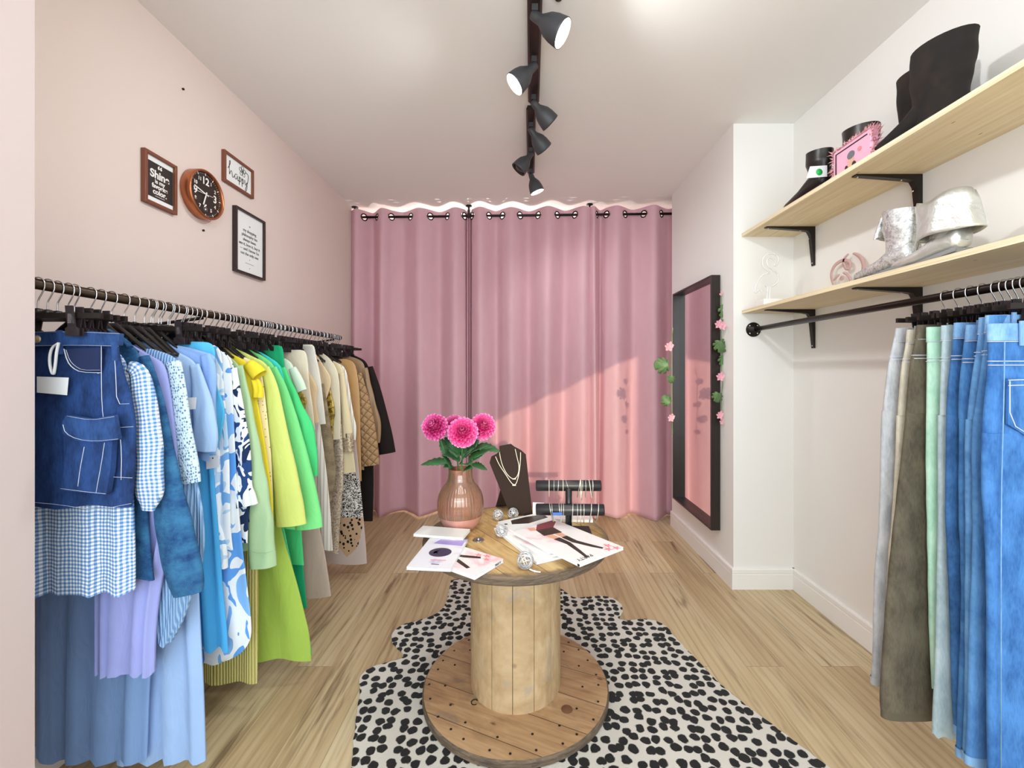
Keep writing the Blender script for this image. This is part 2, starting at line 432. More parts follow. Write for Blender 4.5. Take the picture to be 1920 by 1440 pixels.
# ================================================================ ceiling spotlights
M_shade = mat('dark_grey_shade', '#46464a', .5, .25); M_shin = mat('white_shade_inside', '#f4f2ec', .5)
M_bar = mat('brown_black_bar', '#3a2e28', .35, .5)
def emis(name, col, st):
    t = NT(name); t.set(Base_Color=(0, 0, 0, 1), Emission_Color=lin(col), Emission_Strength=st); return t.m
M_bulb = emis('lit_bulb', '#fff6e2', 14); M_off = mat('dark_bulb', '#1b1a1a', .3)
LAMPS = []
def spot_bar(y0, y1, x0, x1, wd, label, heads):
    r = empty('spotlight_bar', ((x0+x1)/2, (y0+y1)/2, ZC), label, 'spotlight')
    m = MB(); zb = ZC-.026; h = wd/2
    m.prism([(x0-h+.008, y0, ZC), (x0-h, y0, zb+.006), (x0-h+.008, y0, zb), (x0+h-.008, y0, zb), (x0+h, y0, zb+.006), (x0+h-.008, y0, ZC)], (x1-x0, y1-y0, 0))
    m.build('ceiling_bar', M_bar, r)
    for (yy, dx, dy, dz, lit, sc) in heads:
        x = x0 + (x1-x0)*(yy-y0)/(y1-y0); p = Vector((x, yy, zb)); d = Vector((dx, dy, dz)).normalized()
        st = MB(); st.obox(p + Vector((0, 0, -.012)), (.011, 0, 0), (0, .016, 0), (0, 0, .012)); st.tube([p+Vector((0, 0, -.02)), p+Vector((0, 0, -.036))], .009, 10)
        st.build('bracket', M_shade, r)
        c = p + Vector((0, 0, -.034))
        prof = [(0, -.012), (.014, -.012), (.017, .006), (.0185, .026), (.027, .040), (.038, .058), (.0445, .082), (.048, .112), (.0485, .120)]
        prof = [(a*sc, b*sc) for a, b in prof]
        sh = MB().lathe(prof + [(.0465*sc, .120*sc), (.044*sc, .10*sc), (.038*sc, .075*sc), (.020*sc, .06*sc), (0, .06*sc)], c, 28, axis=d)
        nf = 28*(len(prof)); 
        for i in range(len(sh.f)):
            if i >= nf: sh.mi[i] = 1
        so = sh.build('lamp_shade', [M_shade, M_shin if lit else M_off], r)
        b = MB().lathe([(0, .118*sc), (.020*sc, .116*sc), (.036*sc, .110*sc), (.040*sc, .098*sc), (.025*sc, .075*sc), (0, .072*sc)], c, 20, axis=d)
        b.build('bulb', M_bulb if lit else M_off, so)
        if lit: LAMPS.append((c + d*(.128*sc), d))
    return r
spot_bar(1.30, 2.155, .044, .0625, .055, 'front black ceiling bar of three adjustable spotlights, two of them lit',
         [(1.585, .085, -.012, -.062, True, 1.06), (1.845, -.086, -.008, -.085, True, 1.0), (2.10, .076, .045, -.062, False, 1.0)])
spot_bar(2.215, 2.93, .051, .066, .050, 'rear black ceiling bar of three adjustable spotlights, only its last one lit',
         [(2.335, .064, .05, -.064, False, 1.0), (2.60, -.066, 0, -.08, False, 1.0), (2.87, .036, .01, -.092, True, 1.0)])
# small black ceiling sensor at the top edge
tag(MB().lathe([(0, 0), (.014, 0), (.013, -.008), (0, -.012)], ((1047-VX)*1.58/F, 1.572, ZC), 16).build('ceiling_sensor', M_black), 'tiny black round sensor on the ceiling beside the front spotlight bar', 'sensor')

# ================================================================ left wall: clock and frames
M_copper = mat('copper_rim', '#b9744f', .32, .85); M_wood = mat('brown_wood_frame', '#7a4530', .45); M_dkframe = mat('dark_brown_frame', '#2c1d1a', .4)
M_ink = mat('black_ink', '#141210', .6); M_paper = mat('white_paper', '#eceeee', .6); M_dkpaper = mat('dark_brown_print', '#2b2420', .5); M_wht = mat('white_ink', '#f5f3ef', .6)
YA, ZA = Vector((0, 1, 0)), Vector((0, 0, 1))
def frame(y0, y1, z0, z1, wd, dep, fm, label):
    r = empty('picture_frame', (XL, (y0+y1)/2, z0), label, 'picture frame')
    m = MB(); x1 = XL+dep
    for a, b, c, d in ((y0, y0+wd, z0, z1), (y1-wd, y1, z0, z1), (y0+wd, y1-wd, z0, z0+wd), (y0+wd, y1-wd, z1-wd, z1)): m.box((XL, a, c), (x1, b, d))
    m.build('frame', fm, r, bevel=.0015)
    return r, XL+dep*.45
r, xp = frame(1.601, 1.752, 1.826, 2.024, .0125, .018, M_wood, 'brown wooden picture frame with a dark print reading Shine is my favorite color')
MB().box((XL+.001, 1.612, 1.836), (xp, 1.741, 2.014)).build('mat_board', M_paper, r)
MB().box((XL+.002, 1.6145, 1.858), (xp+.0006, 1.7385, 1.992)).build('print', M_dkpaper, r)
yc = 1.6765
for s, sz, z, b in (('\u201c', .050, 1.966, .001), ('Shine', .0415, 1.9475, .0012), ('is my', .022, 1.9225, .0006), ('favorite', .0235, 1.9035, .0007), ('color.', .027, 1.882, .0008)):
    text(s, sz, (xp+.001, yc, z), YA, ZA, M_wht, r, bold=b)
MB().box((xp+.0007, yc-.022, 1.8655), (xp+.0012, yc+.022, 1.867)).build('signature_line', M_wht, r)
r, xp = frame(2.032, 2.256, 2.090, 2.238, .0125, .017, M_wood, 'brown wooden landscape picture frame with the word happy and a flower')
MB().box((XL+.001, 2.042, 2.10), (xp, 2.246, 2.228)).build('print', M_paper, r)
def stroke(parent, pts, rad, m, name, it=2, n=6, flat=1.0):
    return MB().tube(smooth_poly(pts, it), rad, n, flat=flat).build(name, m, parent)
def cw(y, z): return Vector((xp+.0008, 2.144+y, 2.160+z))
H_ = [[(-.078, .005), (-.062, .030), (-.060, .048), (-.068, .046), (-.068, .0), (-.066, -.025), (-.060, .0), (-.050, .004), (-.046, -.022), (-.040, -.026), (-.032, -.012)],
      [(-.010, .002), (-.024, .002), (-.030, -.014), (-.022, -.026), (-.012, -.016), (-.009, .002), (-.009, -.020), (-.002, -.026), (.002, -.018)],
      [(.004, .002), (.005, -.052), (.005, -.010), (.012, .003), (.020, -.010), (.012, -.026), (.006, -.018)],
      [(.026, .002), (.027, -.052), (.027, -.010), (.034, .003), (.042, -.010), (.034, -.026), (.028, -.018)],
      [(.048, .002), (.050, -.020), (.058, -.022), (.066, .002), (.066, -.04), (.056, -.054), (.050, -.044), (.070, -.008), (.078, .03), (.070, .043), (.052, .040)]]
for s in H_: stroke(r, [cw(*q) for q in s], .0013, M_ink, 'lettering')
fl = MB()
for k in range(5):
    a = pi/2 + k*2*pi/5; c = cw(.030+.017*cos(a), .036+.017*sin(a)); fl.tube([c+Vector((0, .009*cos(q)*1.0, .009*sin(q))) for q in [2*pi*j/12 for j in range(12)]], .0011, 5, closed=True)
fl.tube([cw(.030+.004*cos(q), .036+.004*sin(q)) for q in [2*pi*j/8 for j in range(8)]], .0016, 5, closed=True)
fl.build('flower_drawing', M_ink, r)
r, xp = frame(2.108, 2.350, 1.684, 2.004, .0105, .022, M_dkframe, 'dark brown portrait picture frame with a white shopping philosophy quote')
MB().box((XL+.001, 2.117, 1.693), (xp, 2.341, 1.995)).build('print', M_paper, r)
for i, s in enumerate(['my shopping', 'philosophy has', 'always been:', 'see it, love it, buy it', '\u2014 and i know i\u2019m', 'not the only one']):
    text(s, .0215, (xp+.0008, 2.229, 1.908-i*.0235), YA, ZA, M_ink, r)
text('\u201c', .03, (xp+.0008, 2.229, 1.928), YA, ZA, M_ink, r)
for z in (1.766, 1.722): MB().disc((xp+.0008, 2.229, z), .0026, (1, 0, 0), 10).build('dot', M_ink, r)
MB().box((xp, 2.195, 1.744), (xp+.0008, 2.263, 1.7452)).build('signature_line', M_ink, r)

ck = empty('wall_clock', (XL, 1.886, 1.963), 'round wall clock with copper rim and dark face on the pink wall', 'clock')
cc = Vector((XL, 1.886, 1.963)); R_ = .104
MB().lathe([(0, 0), (R_-.004, 0), (R_, .004), (R_, .042), (R_-.003, .046), (R_-.007, .046), (R_-.009, .038), (R_-.009, .03)], cc, 56, axis=(1, 0, 0)).build('rim', M_copper, ck)
MB().lathe([(0, .031), (R_-.008, .031)], cc, 48, axis=(1, 0, 0)).build('dial', mat('clock_dial', '#2a1f1a', .45), ck)
def cp(a, rr, dx=.033):                        # clock angle in minutes
    a = pi/2 - a*pi/30; return cc + Vector((dx, rr*cos(a), rr*sin(a)))
for k in range(60):
    s = .0018 if k % 5 == 0 else .0011
    if k % 5 == 0:
        p = cp(k, .088); MB().obox(p, (.0004, 0, 0), (cp(k, 1)-cp(k, 0))*.005, (cp(k+15, 1)-cp(k+15, 0))*.0018).build('minute_mark', M_wht, ck)
dm = MB()
for k in range(60):
    if k % 5: dm.disc(cp(k, .088), .0013, (1, 0, 0), 6)
dm.build('minute_dots', M_wht, ck)
for hnum in range(1, 13):
    big = hnum % 3 == 0
    text(str(hnum), .044 if big else .021, cp(hnum*5, .058 if big else .067), YA, ZA, M_wht, ck, name='numeral', bold=.0010 if big else .0005)
def hand(nm, a, l, wd, back=.012, dx=.036):
    d = (cp(a, 1)-cp(a, 0)); q = (cp(a+15, 1)-cp(a+15, 0)); c = cc + Vector((dx, 0, 0)) + d*((l-back)/2)
    MB().obox(c, (.0006, 0, 0), d*((l+back)/2), q*wd).build(nm, M_wht, ck)
hand('hour_hand', 33.2, .050, .003); hand('minute_hand', 47, .072, .0022, dx=.038); hand('second_hand', 44.3, .078, .0007, .036, .040)

# ================================================================ mirror with its garland
mi = empty('mirror', (XC, 2.85, .262), 'tall black framed mirror on the white column beside the pink curtain', 'mirror')
y0, y1, z0, z1, dp, th = 2.532, 3.177, .262, 1.757, .054, .012
m = MB(); xf = XC-dp-.002
for a, b, c, d in ((y0, y0+th, z0, z1), (y1-th, y1, z0, z1), (y0+th, y1-th, z0, z0+th), (y0+th, y1-th, z1-th, z1)): m.box((xf, a, c), (XC-.002, b, d))
m.build('frame', mat('mirror_frame', '#241a15', .35), mi, bevel=.0015)
MB().box((XC-.012, y0+th, z0+th), (XC-.004, y1-th, z1-th)).build('mirror_glass', mat('mirror_glass', '#e9e4e2', .015, 1.0), mi)

def leaf_mat():
    t = NT('garland_leaf'); v = t.coord('Object'); t.set(Base_Color=t.mix(t.noise(v, 60, 2), lin('#3a5c35'), lin('#76955f')), Roughness=.45); return t.m
M_leaf = leaf_mat(); M_blos = mat('blossom_pink', '#e6a6b4', .6); M_stem = mat('vine_green', '#6d8a58', .6)
def monstera(mb, c, tip, up, size, mi=0):
    c = Vector(c); t = Vector(tip).normalized(); s = t.cross(Vector(up)).normalized(); n = s.cross(t)
    out = []
    K = 40
    for k in range(K):
        a = -pi + 2*pi*(k+.5)/K
        r = .5*(1 + .35*cos(a)) * (1 - .5*max(0, cos(a-pi))**6)
        if .5 < abs(a) < 2.4 and (k % 4 == 0): r *= .62
        out.append(c + t*(size*(r*cos(a)+.12)) + s*(size*r*.95*sin(a)) + n*(size*(.10*cos(2*a)-.05)))
    b = [c + n*size*.02] + out
    mb.add(b, [(0, 1+k, 1+(k+1) % K) for k in range(K)], mi=mi, smooth=True)
def blossom(mb, c, d, size):
    c = Vector(c); d = Vector(d).normalized(); x = d.orthogonal().normalized(); y = d.cross(x)
    for k in range(5):
        a = 2*pi*k/5; u = x*cos(a)+y*sin(a); v = d.cross(u)
        mb.add([c, c+u*size*.55+v*size*.34+d*size*.25, c+u*size*.95+d*size*.2, c+u*size*.55-v*size*.34+d*size*.25], [(0, 1, 2), (0, 2, 3)], smooth=True)
def garland(spine, leaves, flowers, label, d):
    g = empty('flower_garland', spine[0], label, 'garland')
    MB().tube(smooth_poly(spine, 2), .0022, 6).build('vine', M_stem, g)
    for c, t, s in leaves:
        mb = MB(); monstera(mb, c, t, d, s); o = mb.build('leaf', M_leaf, g)
        sm = o.modifiers.new('t', 'SOLIDIFY'); sm.thickness = .0012
    for c, s in flowers:
        mb = MB()
        for k in range(2): blossom(mb, Vector(c)+Vector((.004*k, 0, .012*k-.006)), Vector(d)+Vector((.3*(k-.5), 0, .3*(.5-k))), s)
        mb.build('blossom', M_blos, g)
YN = 2.50
def gp(px, py, Y=YN): return P(px, py, Y)
garland([gp(1352, 548), gp(1353, 590), gp(1351, 622), gp(1355, 655), gp(1352, 690), gp(1356, 715), gp(1352, 745), gp(1353, 790)],
        [(gp(1364, 573), (.3, 0, -1), .115), (gp(1350, 640, 2.47), (.25, 0, -1), .085), (gp(1358, 668), (.4, 0, -.9), .085), (gp(1347, 738, 2.47), (-.2, 0, -1), .065), (gp(1356, 600), (.1, -.2, -1), .05)],
        [(gp(1347, 608, 2.46), .026), (gp(1354, 611, 2.46), .024), (gp(1350, 706, 2.46), .026), (gp(1349, 778, 2.46), .022), (gp(1353, 790), .015), (gp(1351, 550), .010)],
        'garland of green leaves and pink blossoms down the near side of the mirror', (0, -1, .1))
YN = 3.215
garland([gp(1262, 615), gp(1258, 650), gp(1259, 690), gp(1258, 730), gp(1260, 775), gp(1261, 815)],
        [(gp(1251, 684), (-1, 0, -.1), .10), (gp(1255, 755), (-.7, 0, .6), .07), (gp(1260, 706), (-.3, 0, -1), .05)],
        [(gp(1254, 650), .028), (gp(1258, 783), .022)],
        'garland of leaves half hidden behind the far side of the mirror', (0, -1, .1))
# ================================================================ cable reel used as a table
TX, TY, TR = -.0205, 1.631, .3437
ZD, Z1, Z2 = .035, .555, .583                  # lower disc top, table underside, table top
def wood(name, cols, stain, grey=False, dirv=0.0, plank=.105, edge=0):
    t = NT(name); v = t.coord('Object', rot=(0, 0, dirv))
    sep = t.n('SeparateXYZ'); t.t.links.new(v, sep.inputs[0])
    pk = t.math('FLOOR', t.math('DIVIDE', sep.outputs[1], plank)); cb = t.n('CombineXYZ'); t.put(cb.inputs[0], t.math('MULTIPLY', pk, 3.7)); t.put(cb.inputs[1], t.math('MULTIPLY', pk, 1.3))
    ad = t.n('VectorMath', operation='ADD'); t.put(ad.inputs[0], v); t.put(ad.inputs[1], cb.outputs[0])
    def mp(sc):
        m = t.n('Mapping'); m.inputs['Scale'].default_value = sc; t.put(m.inputs[0], ad.outputs[0]); return m.outputs[0]
    g = t.noise(mp((2.5, 38, 8)), 2.0, 4, .6, .5); b = t.noise(mp((2, 5, 3)), 2.5, 3, .55, .8)
    f = t.math('ADD', t.math('MULTIPLY', g, .5), t.math('MULTIPLY', b, .6))
    base = t.ramp(f, [(.36, lin(cols[0])), (.52, lin(cols[1])), (.70, lin(cols[2]))])
    st = t.noise(mp((5, 7, 5)), 1.6, 4, .65, 1.0)
    base = t.mix(t.ramp(st, [(.56, (0,0,0)), (.72, (.75,.75,.75))]), base, lin(stain))
    kn = t.voro(mp((3, 6, 3)), 2.2, 'F1'); base = t.mix(t.ramp(kn, [(.05, (.8,.8,.8)), (.1, (0,0,0))]), base, lin('#5b3a22'))
    fr = t.math('FRACT', t.math('DIVIDE', sep.outputs[1], plank)); ln = t.math('LESS_THAN', fr, .022)
    if plank < 1: base = t.mix(t.math('MULTIPLY', ln, .8), base, lin('#3b291a'))
    if edge:                                     # weathered grey band worn in from the rim
        so = t.n('SeparateXYZ'); t.t.links.new(t.coord('Object', loc=(-TX, -TY, 0)), so.inputs[0])
        rad = t.math('SQRT', t.math('ADD', t.math('POWER', so.outputs[0], 2), t.math('POWER', so.outputs[1], 2)))
        e = t.math('ADD', t.math('DIVIDE', rad, TR), t.math('MULTIPLY', t.math('SUBTRACT', st, .5), .30))
        base = t.mix(t.ramp(e, [(.90, (0,0,0)), (.97, (.85,.85,.85))]), base, lin('#6c5b4b'))
    t.set(Base_Color=base, Roughness=.68); t.bump(t.math('SUBTRACT', g, t.math('MULTIPLY', ln, 1.5)), .35, .002)
    return t.m
M_top = wood('reel_top_wood', ('#94703f', '#b99560', '#cdb07a'), '#77583a', dirv=radians(55), plank=.118, edge=1)
M_low = wood('reel_base_wood', ('#8b6848', '#a98560', '#bd9b74'), '#7b6c60', dirv=radians(24), plank=.135)
M_stave = wood('reel_stave_wood', ('#a1855f', '#b69a74', '#c6ad89'), '#9c9288', dirv=0, plank=9)
def rimmat():
    t = NT('weathered_rim'); v = t.coord('Object', (1, 1, 3)); g = t.noise(t.coord('Object', (9, 9, 60)), 2, 4, .65, 1); b = t.noise(v, 14, 3, .6)
    t.set(Base_Color=t.mix(b, t.ramp(g, [(.35, lin('#3a302a')), (.6, lin('#685a4e'))]), t.ramp(g, [(.3, lin('#554534')), (.7, lin('#7f6d58'))])), Roughness=.85); t.bump(g, .5, .004); return t.m
M_rim = rimmat(); M_nail = mat('nail_iron', '#2a221e', .5, .6); M_steel = mat('bolt_steel', '#9b9a98', .35, .9)
rl = empty('cable_reel_table', (TX, TY, 0), 'wooden cable reel used as a round display table on the spotted rug', 'table')
def disc(name, z0, z1, topm, seed):
    r = random.Random(seed); n = 120; m = MB(); rad = [TR*(1 + .0035*sin(3*2*pi*k/n+seed) + .002*(r.random()-.5)) for k in range(n)]
    prof = [(1-.35, z0, 1), (.986, z0, 1), (1, z0+.005, 1), (1, z1-.006, 1), (.985, z1, 0), (.35, z1, 0), (.02, z1, 0)]
    for i in range(len(prof)-1):
        a, b = prof[i], prof[i+1]; vs = [(TX+rad[k]*q[0]*cos(2*pi*k/n), TY+rad[k]*q[0]*sin(2*pi*k/n), q[1]) for q in (a, b) for k in range(n)]
        m.add(vs, [(k, (k+1) % n, n+(k+1) % n, n+k) for k in range(n)], mi=1 if i < 4 else 0, smooth=i in (1, 2))
    return m.build(name, [topm, M_rim], rl)
disc('table_top', Z1, Z2, M_top, 1); lowd = disc('base_disc', 0.006, ZD, M_low, 2)
m = MB(); n = 14; rD = .168
for k in range(n):
    a0 = 2*pi*(k+.39)/n + .006; a1 = 2*pi*(k+1.39)/n - .006; q = []
    for j in range(6):
        a = a0 + (a1-a0)*j/5; rr = rD*(1 - (.004 if j in (0, 5) else 0)); q.append((TX+rr*cos(a), TY+rr*sin(a)))
    inn = [(TX+(rD-.02)*cos(a), TY+(rD-.02)*sin(a)) for a in (a1, a0)]
    m.prism([(x, y, ZD-.002) for x, y in q+inn], (0, 0, Z1-ZD+.004))
m.build('drum', M_stave, rl)
nm = MB()
for rr, cnt, off in ((.315, 26, .1), (.255, 15, .3)):
    for k in range(cnt):
        a = 2*pi*k/cnt + off + random.uniform(-.05, .05); r2 = rr*random.uniform(.97, 1.03)
        nm.lathe([(.0042, 0), (.0042, .0012), (0, .0016)], (TX+r2*cos(a), TY+r2*sin(a), ZD), 8)
nm.build('nail_studs', M_nail, lowd)
def bolt(px, py, Z, r):
    c = onz(px, py, Z); MB().lathe([(r, .001), (r*.92, .003), (r*.6, .0035), (r*.55, .001), (0, .001)], c, 24).lathe([(r*.32, .001), (r*.32, .009), (0, .01)], c, 6).build('bolt', [M_steel], rl)
    return c
bolt(897, 1013, Z2, .021); bolt(1034, 1020, Z2, .019)
kb = onz(1063, 1330, ZD); MB().lathe([(.020, .0005), (.016, .0022), (0, .003)], kb, 20).build('wood_knot', mat('dark_knot', '#6e4a30', .6), rl)
kb = onz(890, 1318, ZD); MB().tube([kb + Vector((.012*cos(a), .012*sin(a), .003)) for a in [pi*.2+q*pi*1.5/12 for q in range(13)]], .0016, 6).build('wire_loop', M_nail, rl)

# ================================================================ spotted hide rug
out = [(846,1090),(839,1123),(832,1145),(800,1162),(750,1173),(731,1195),(738,1212),(758,1228),(755,1238),(693,1252),(671,1276),(677,1296),(668,1340),(664,1380),(660,1440),(640,1530),(655,1600),(760,1720),(900,1900),(1100,1900),(1300,1760),(1480,1640),(1600,1560),(1625,1500),(1546,1435),(1455,1367),(1373,1305),(1340,1276),(1301,1233),(1263,1195),(1248,1173),(1215,1161),(1175,1166),(1157,1163),(1169,1148),(1165,1132),(1138,1118),(1100,1121),(1075,1124),(1057,1108),(1035,1096),(960,1086),(880,1082)]
poly = [onz(x, y, 0) for x, y in out]
poly = resample(smooth_poly(poly + [poly[0]], 2), .012)[:-1]
poly = [p + Vector((random.uniform(-1, 1)*.0022, random.uniform(-1, 1)*.0022, 0)) for p in poly]
def rugmat():
    t = NT('spotted_hide'); v = t.coord('Object')
    dist = t.n('TexNoise'); t.put(dist.inputs['Vector'], v); dist.inputs['Scale'].default_value = 26; dist.inputs['Detail'].default_value = 3
    ad = t.n('VectorMath', operation='MULTIPLY_ADD'); t.put(ad.inputs[0], dist.outputs[1]); ad.inputs[1].default_value = (.022, .022, 0); t.put(ad.inputs[2], v)
    mpn = t.n('Mapping'); mpn.inputs['Scale'].default_value = (1, 1, 0); t.put(mpn.inputs[0], ad.outputs[0])
    vv = t.n('TexVoronoi', feature='F1', voronoi_dimensions='2D'); t.put(vv.inputs['Vector'], mpn.outputs[0]); vv.inputs['Scale'].default_value = 25; vv.inputs['Randomness'].default_value = .62; d = vv.outputs['Distance']
    fz = t.noise(v, 420, 3, .7)
    d2 = t.math('ADD', d, t.math('MULTIPLY', t.math('SUBTRACT', fz, .5), .16))
    spot = t.ramp(d2, [(.37, lin('#0f0c0b')), (.43, lin('#dcd6cc'))])
    t.set(Base_Color=spot, Roughness=1); t.b.inputs['Specular IOR Level'].default_value = .1; t.b.inputs['Sheen Weight'].default_value = .15
    t.bump(fz, .7, .005); return t.m
m = MB(); m.prism([p + Vector((0, 0, .0005)) for p in poly], (0, 0, .0055))
rug = tag(m.build('rug', rugmat()), 'cream hide rug with black spots under the cable reel table', 'rug')

# ================================================================ vase with dahlias
VC = Vector((-.236, 1.69, Z2))
vp = [(0, .0015), (.048, .0015), (.058, .006), (.070, .020), (.080, .040), (.0865, .062), (.089, .085), (.0885, .108), (.085, .130), (.078, .148), (.067, .165), (.056, .180), (.0495, .195), (.047, .212), (.0468, .234)]
vs_ = [Vector((a, b, 0)) for a, b in vp]; vs_ = [(p.x, p.y) for p in resample(smooth_poly(vs_[1:], 2), .006)]
vs_ = [(0, .0015)] + vs_
ribf = lambda t, i, h: 1 + (.010*cos(44*t) if .056 < h < .175 else 0)
def glassmat(name, col, col2):
    t = NT(name); v = t.coord('Object'); sep = t.n('SeparateXYZ'); t.t.links.new(v, sep.inputs[0])
    frost = t.math('LESS_THAN', sep.outputs[2], .0555)
    t.set(Base_Color=t.mix(frost, lin(col), lin(col2)), Roughness=t.math('ADD', .06, t.math('MULTIPLY', frost, .45)), Transmission_Weight=t.math('SUBTRACT', .80, t.math('MULTIPLY', frost, .66)), IOR=1.42)
    t.b.inputs['Coat Weight'].default_value = 1.0; t.b.inputs['Coat Roughness'].default_value = .05
    return t.m
vz = MB().lathe(vs_, VC, 176, rfun=ribf).lathe([(r-.004, z+.004 if i == 0 else z) for i, (r, z) in enumerate(vs_) if r > .01], VC, 88)
tag(vz.build('flower_vase', glassmat('amber_ribbed_glass', '#dba98e', '#c58d84'), origin=VC), 'amber pink ribbed glass vase with frosted base holding the dahlias', 'vase')

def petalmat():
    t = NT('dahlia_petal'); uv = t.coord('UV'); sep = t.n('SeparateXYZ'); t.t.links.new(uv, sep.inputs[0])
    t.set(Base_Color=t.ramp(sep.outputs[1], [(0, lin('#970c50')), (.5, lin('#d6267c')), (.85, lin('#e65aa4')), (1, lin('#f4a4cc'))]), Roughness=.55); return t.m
M_petal = petalmat(); M_petin = mat('dahlia_heart', '#c41f6b', .6)
def dleaf():
    t = NT('dahlia_leaf'); v = t.coord('Object'); t.set(Base_Color=t.mix(t.noise(v, 50, 2), lin('#1f4a2a'), lin('#427a45')), Roughness=.5); return t.m
M_dl = dleaf()
def bloom(c, d, R, root, seed):
    r = random.Random(seed); c = Vector(c); z = Vector(d).normalized(); x = z.orthogonal().normalized(); y = z.cross(x); m = MB()
    rows = 10
    for i in range(rows):
        el = radians(-48 + 128*i/(rows-1)); cnt = max(4, int(21*cos(el*.86)))
        for k in range(cnt):
            a = 2*pi*(k + .5*(i % 2))/cnt + r.uniform(-.06, .06); e = el + r.uniform(-.06, .06)
            o = (x*cos(a) + y*sin(a))*cos(e) + z*sin(e); s = z.cross(o)
            s = s.normalized() if s.length > .05 else x; u = o.cross(s).normalized()
            if u.dot(z) < 0: u = -u
            L = R*(.62 if i < 7 else .5)*r.uniform(.93, 1.05); wd = R*.17; b0 = c + o*R*.42
            g = []; uvs = []
            for j, (tt, ww) in enumerate(((0, .35), (.4, .9), (.75, 1.0), (1, .35))):
                lift = -u*(R*.12*tt*tt) if el < .2 else u*(R*.02)
                for q in (-1, 0, 1):
                    g.append(b0 + o*L*tt*.92 + s*wd*ww*q + u*(abs(q)*wd*.55*min(1, tt+.3)) + lift); uvs.append((q*.5+.5, tt))
            m.add(g, [(3*j+q, 3*j+q+1, 3*j+q+4, 3*j+q+3) for j in range(3) for q in range(2)], uvs=uvs, smooth=True)
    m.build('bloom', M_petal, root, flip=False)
    s = MB().lathe([(0, -.45*R), (.3*R, -.35*R), (.45*R, 0), (.3*R, .35*R), (0, .45*R)], c, 16, axis=z); s.build('flower_heart', M_petin, root)
def dleaf_mesh(m, c, tip, up, L, W):
    c = Vector(c); t = Vector(tip).normalized(); s = t.cross(Vector(up)).normalized(); n = s.cross(t); N = 12; row = []
    for i in range(N+1):
        q = i/N; w = W*(sin(pi*min(1, q*1.02))**.7)*(1 - .35*q)*(1.0 if i % 2 else .80); bend = -n*L*.22*q*q
        p = c + t*L*q + bend; row.append((p - s*w + n*w*.25, p, p + s*w + n*w*.25))
    m.add([p for r3 in row for p in r3], [(3*i+j, 3*i+j+1, 3*i+j+4, 3*i+j+3) for i in range(N) for j in range(2)], smooth=True)
def dahlia(px, py, Y, R, face, label, leaves, seed):
    c = P(px, py, Y); base = VC + Vector(((c.x-VC.x)*.22, (c.y-VC.y)*.2, .012)); neck = VC + Vector(((c.x-VC.x)*.42, (c.y-VC.y)*.4, .234))
    rt = empty('dahlia', base, label, 'flower', 'dahlias in the vase')
    bloom(c, face, R, rt, seed)
    MB().tube(smooth_poly([base, VC.lerp(neck, .6), neck, neck.lerp(c, .6)+Vector((0, 0, .01)), c - Vector(face).normalized()*R*.3], 2), .0032, 8).build('stem', mat('dahlia_stem', '#3c6b3c', .5), rt)
    for lc, lt, L, W in leaves:
        m = MB(); dleaf_mesh(m, P(*lc), lt, (0, -.4, .8), L, W); o = m.build('leaf', M_dl, rt)
        so = o.modifiers.new('t', 'SOLIDIFY'); so.thickness = .0012
dahlia(816, 801, 1.66, .053, (-.25, -.85, .5), 'pink dahlia bloom at the left of the vase', [((846, 868, 1.66), (-1, -.1, .12), .115, .030), ((838, 858, 1.70), (-.3, .2, .9), .09, .022), ((846, 880, 1.64), (-.2, -.4, .8), .07, .022)], 1)
dahlia(868, 811, 1.60, .058, (.05, -.9, .42), 'pink dahlia bloom at the front centre of the vase', [((862, 872, 1.62), (.35, -.5, .8), .09, .018), ((868, 884, 1.61), (.5, -.5, .45), .055, .026), ((856, 860, 1.68), (-.2, .2, .9), .085, .03), ((868, 858, 1.72), (.1, .3, .9), .085, .03)], 2)
dahlia(905, 800, 1.68, .053, (.3, -.85, .5), 'pink dahlia bloom at the right of the vase, nearest the necklace stand', [((886, 842, 1.68), (1, .1, .25), .088, .026), ((878, 862, 1.66), (.7, -.2, .5), .085, .030), ((884, 872, 1.68), (.55, .1, -.1), .065, .026)], 3)
dahlia(853, 799, 1.75, .046, (-.05, -.7, .7), 'small pink dahlia bloom hidden behind the other three', [((852, 845, 1.74), (-.5, .1, .8), .07, .024), ((862, 840, 1.75), (.5, .2, .7), .07, .024)], 4)

for i, (px, py, Yl, lt, L, W) in enumerate([(858, 862, 1.66, (-.5, -.6, .5), .075, .026), (874, 858, 1.65, (.4, -.6, .6), .08, .026), (862, 866, 1.70, (-.6, .2, .6), .09, .028), (880, 866, 1.70, (.6, .3, .5), .085, .028), (868, 850, 1.68, (.0, -.3, .9), .085, .028), (850, 874, 1.66, (-.4, -.6, .2), .05, .022), (884, 850, 1.66, (.5, -.5, .5), .09, .032), (856, 852, 1.64, (-.3, -.7, .6), .09, .032), (872, 870, 1.63, (.2, -.8, .3), .07, .030), (864, 846, 1.70, (-.2, .2, .9), .10, .034), (880, 846, 1.71, (.3, .2, .8), .10, .034), (892, 838, 1.70, (.9, .1, -.05), .10, .034)]):
    rt = [o for o in SC.objects if o.name.startswith('dahlia') and o.type == 'EMPTY'][i % 3]
    m = MB(); dleaf_mesh(m, P(px, py, Yl), lt, (0, -.4, .8), L, W); o = m.build('leaf', M_dl, rt); so = o.modifiers.new('t', 'SOLIDIFY'); so.thickness = .0012
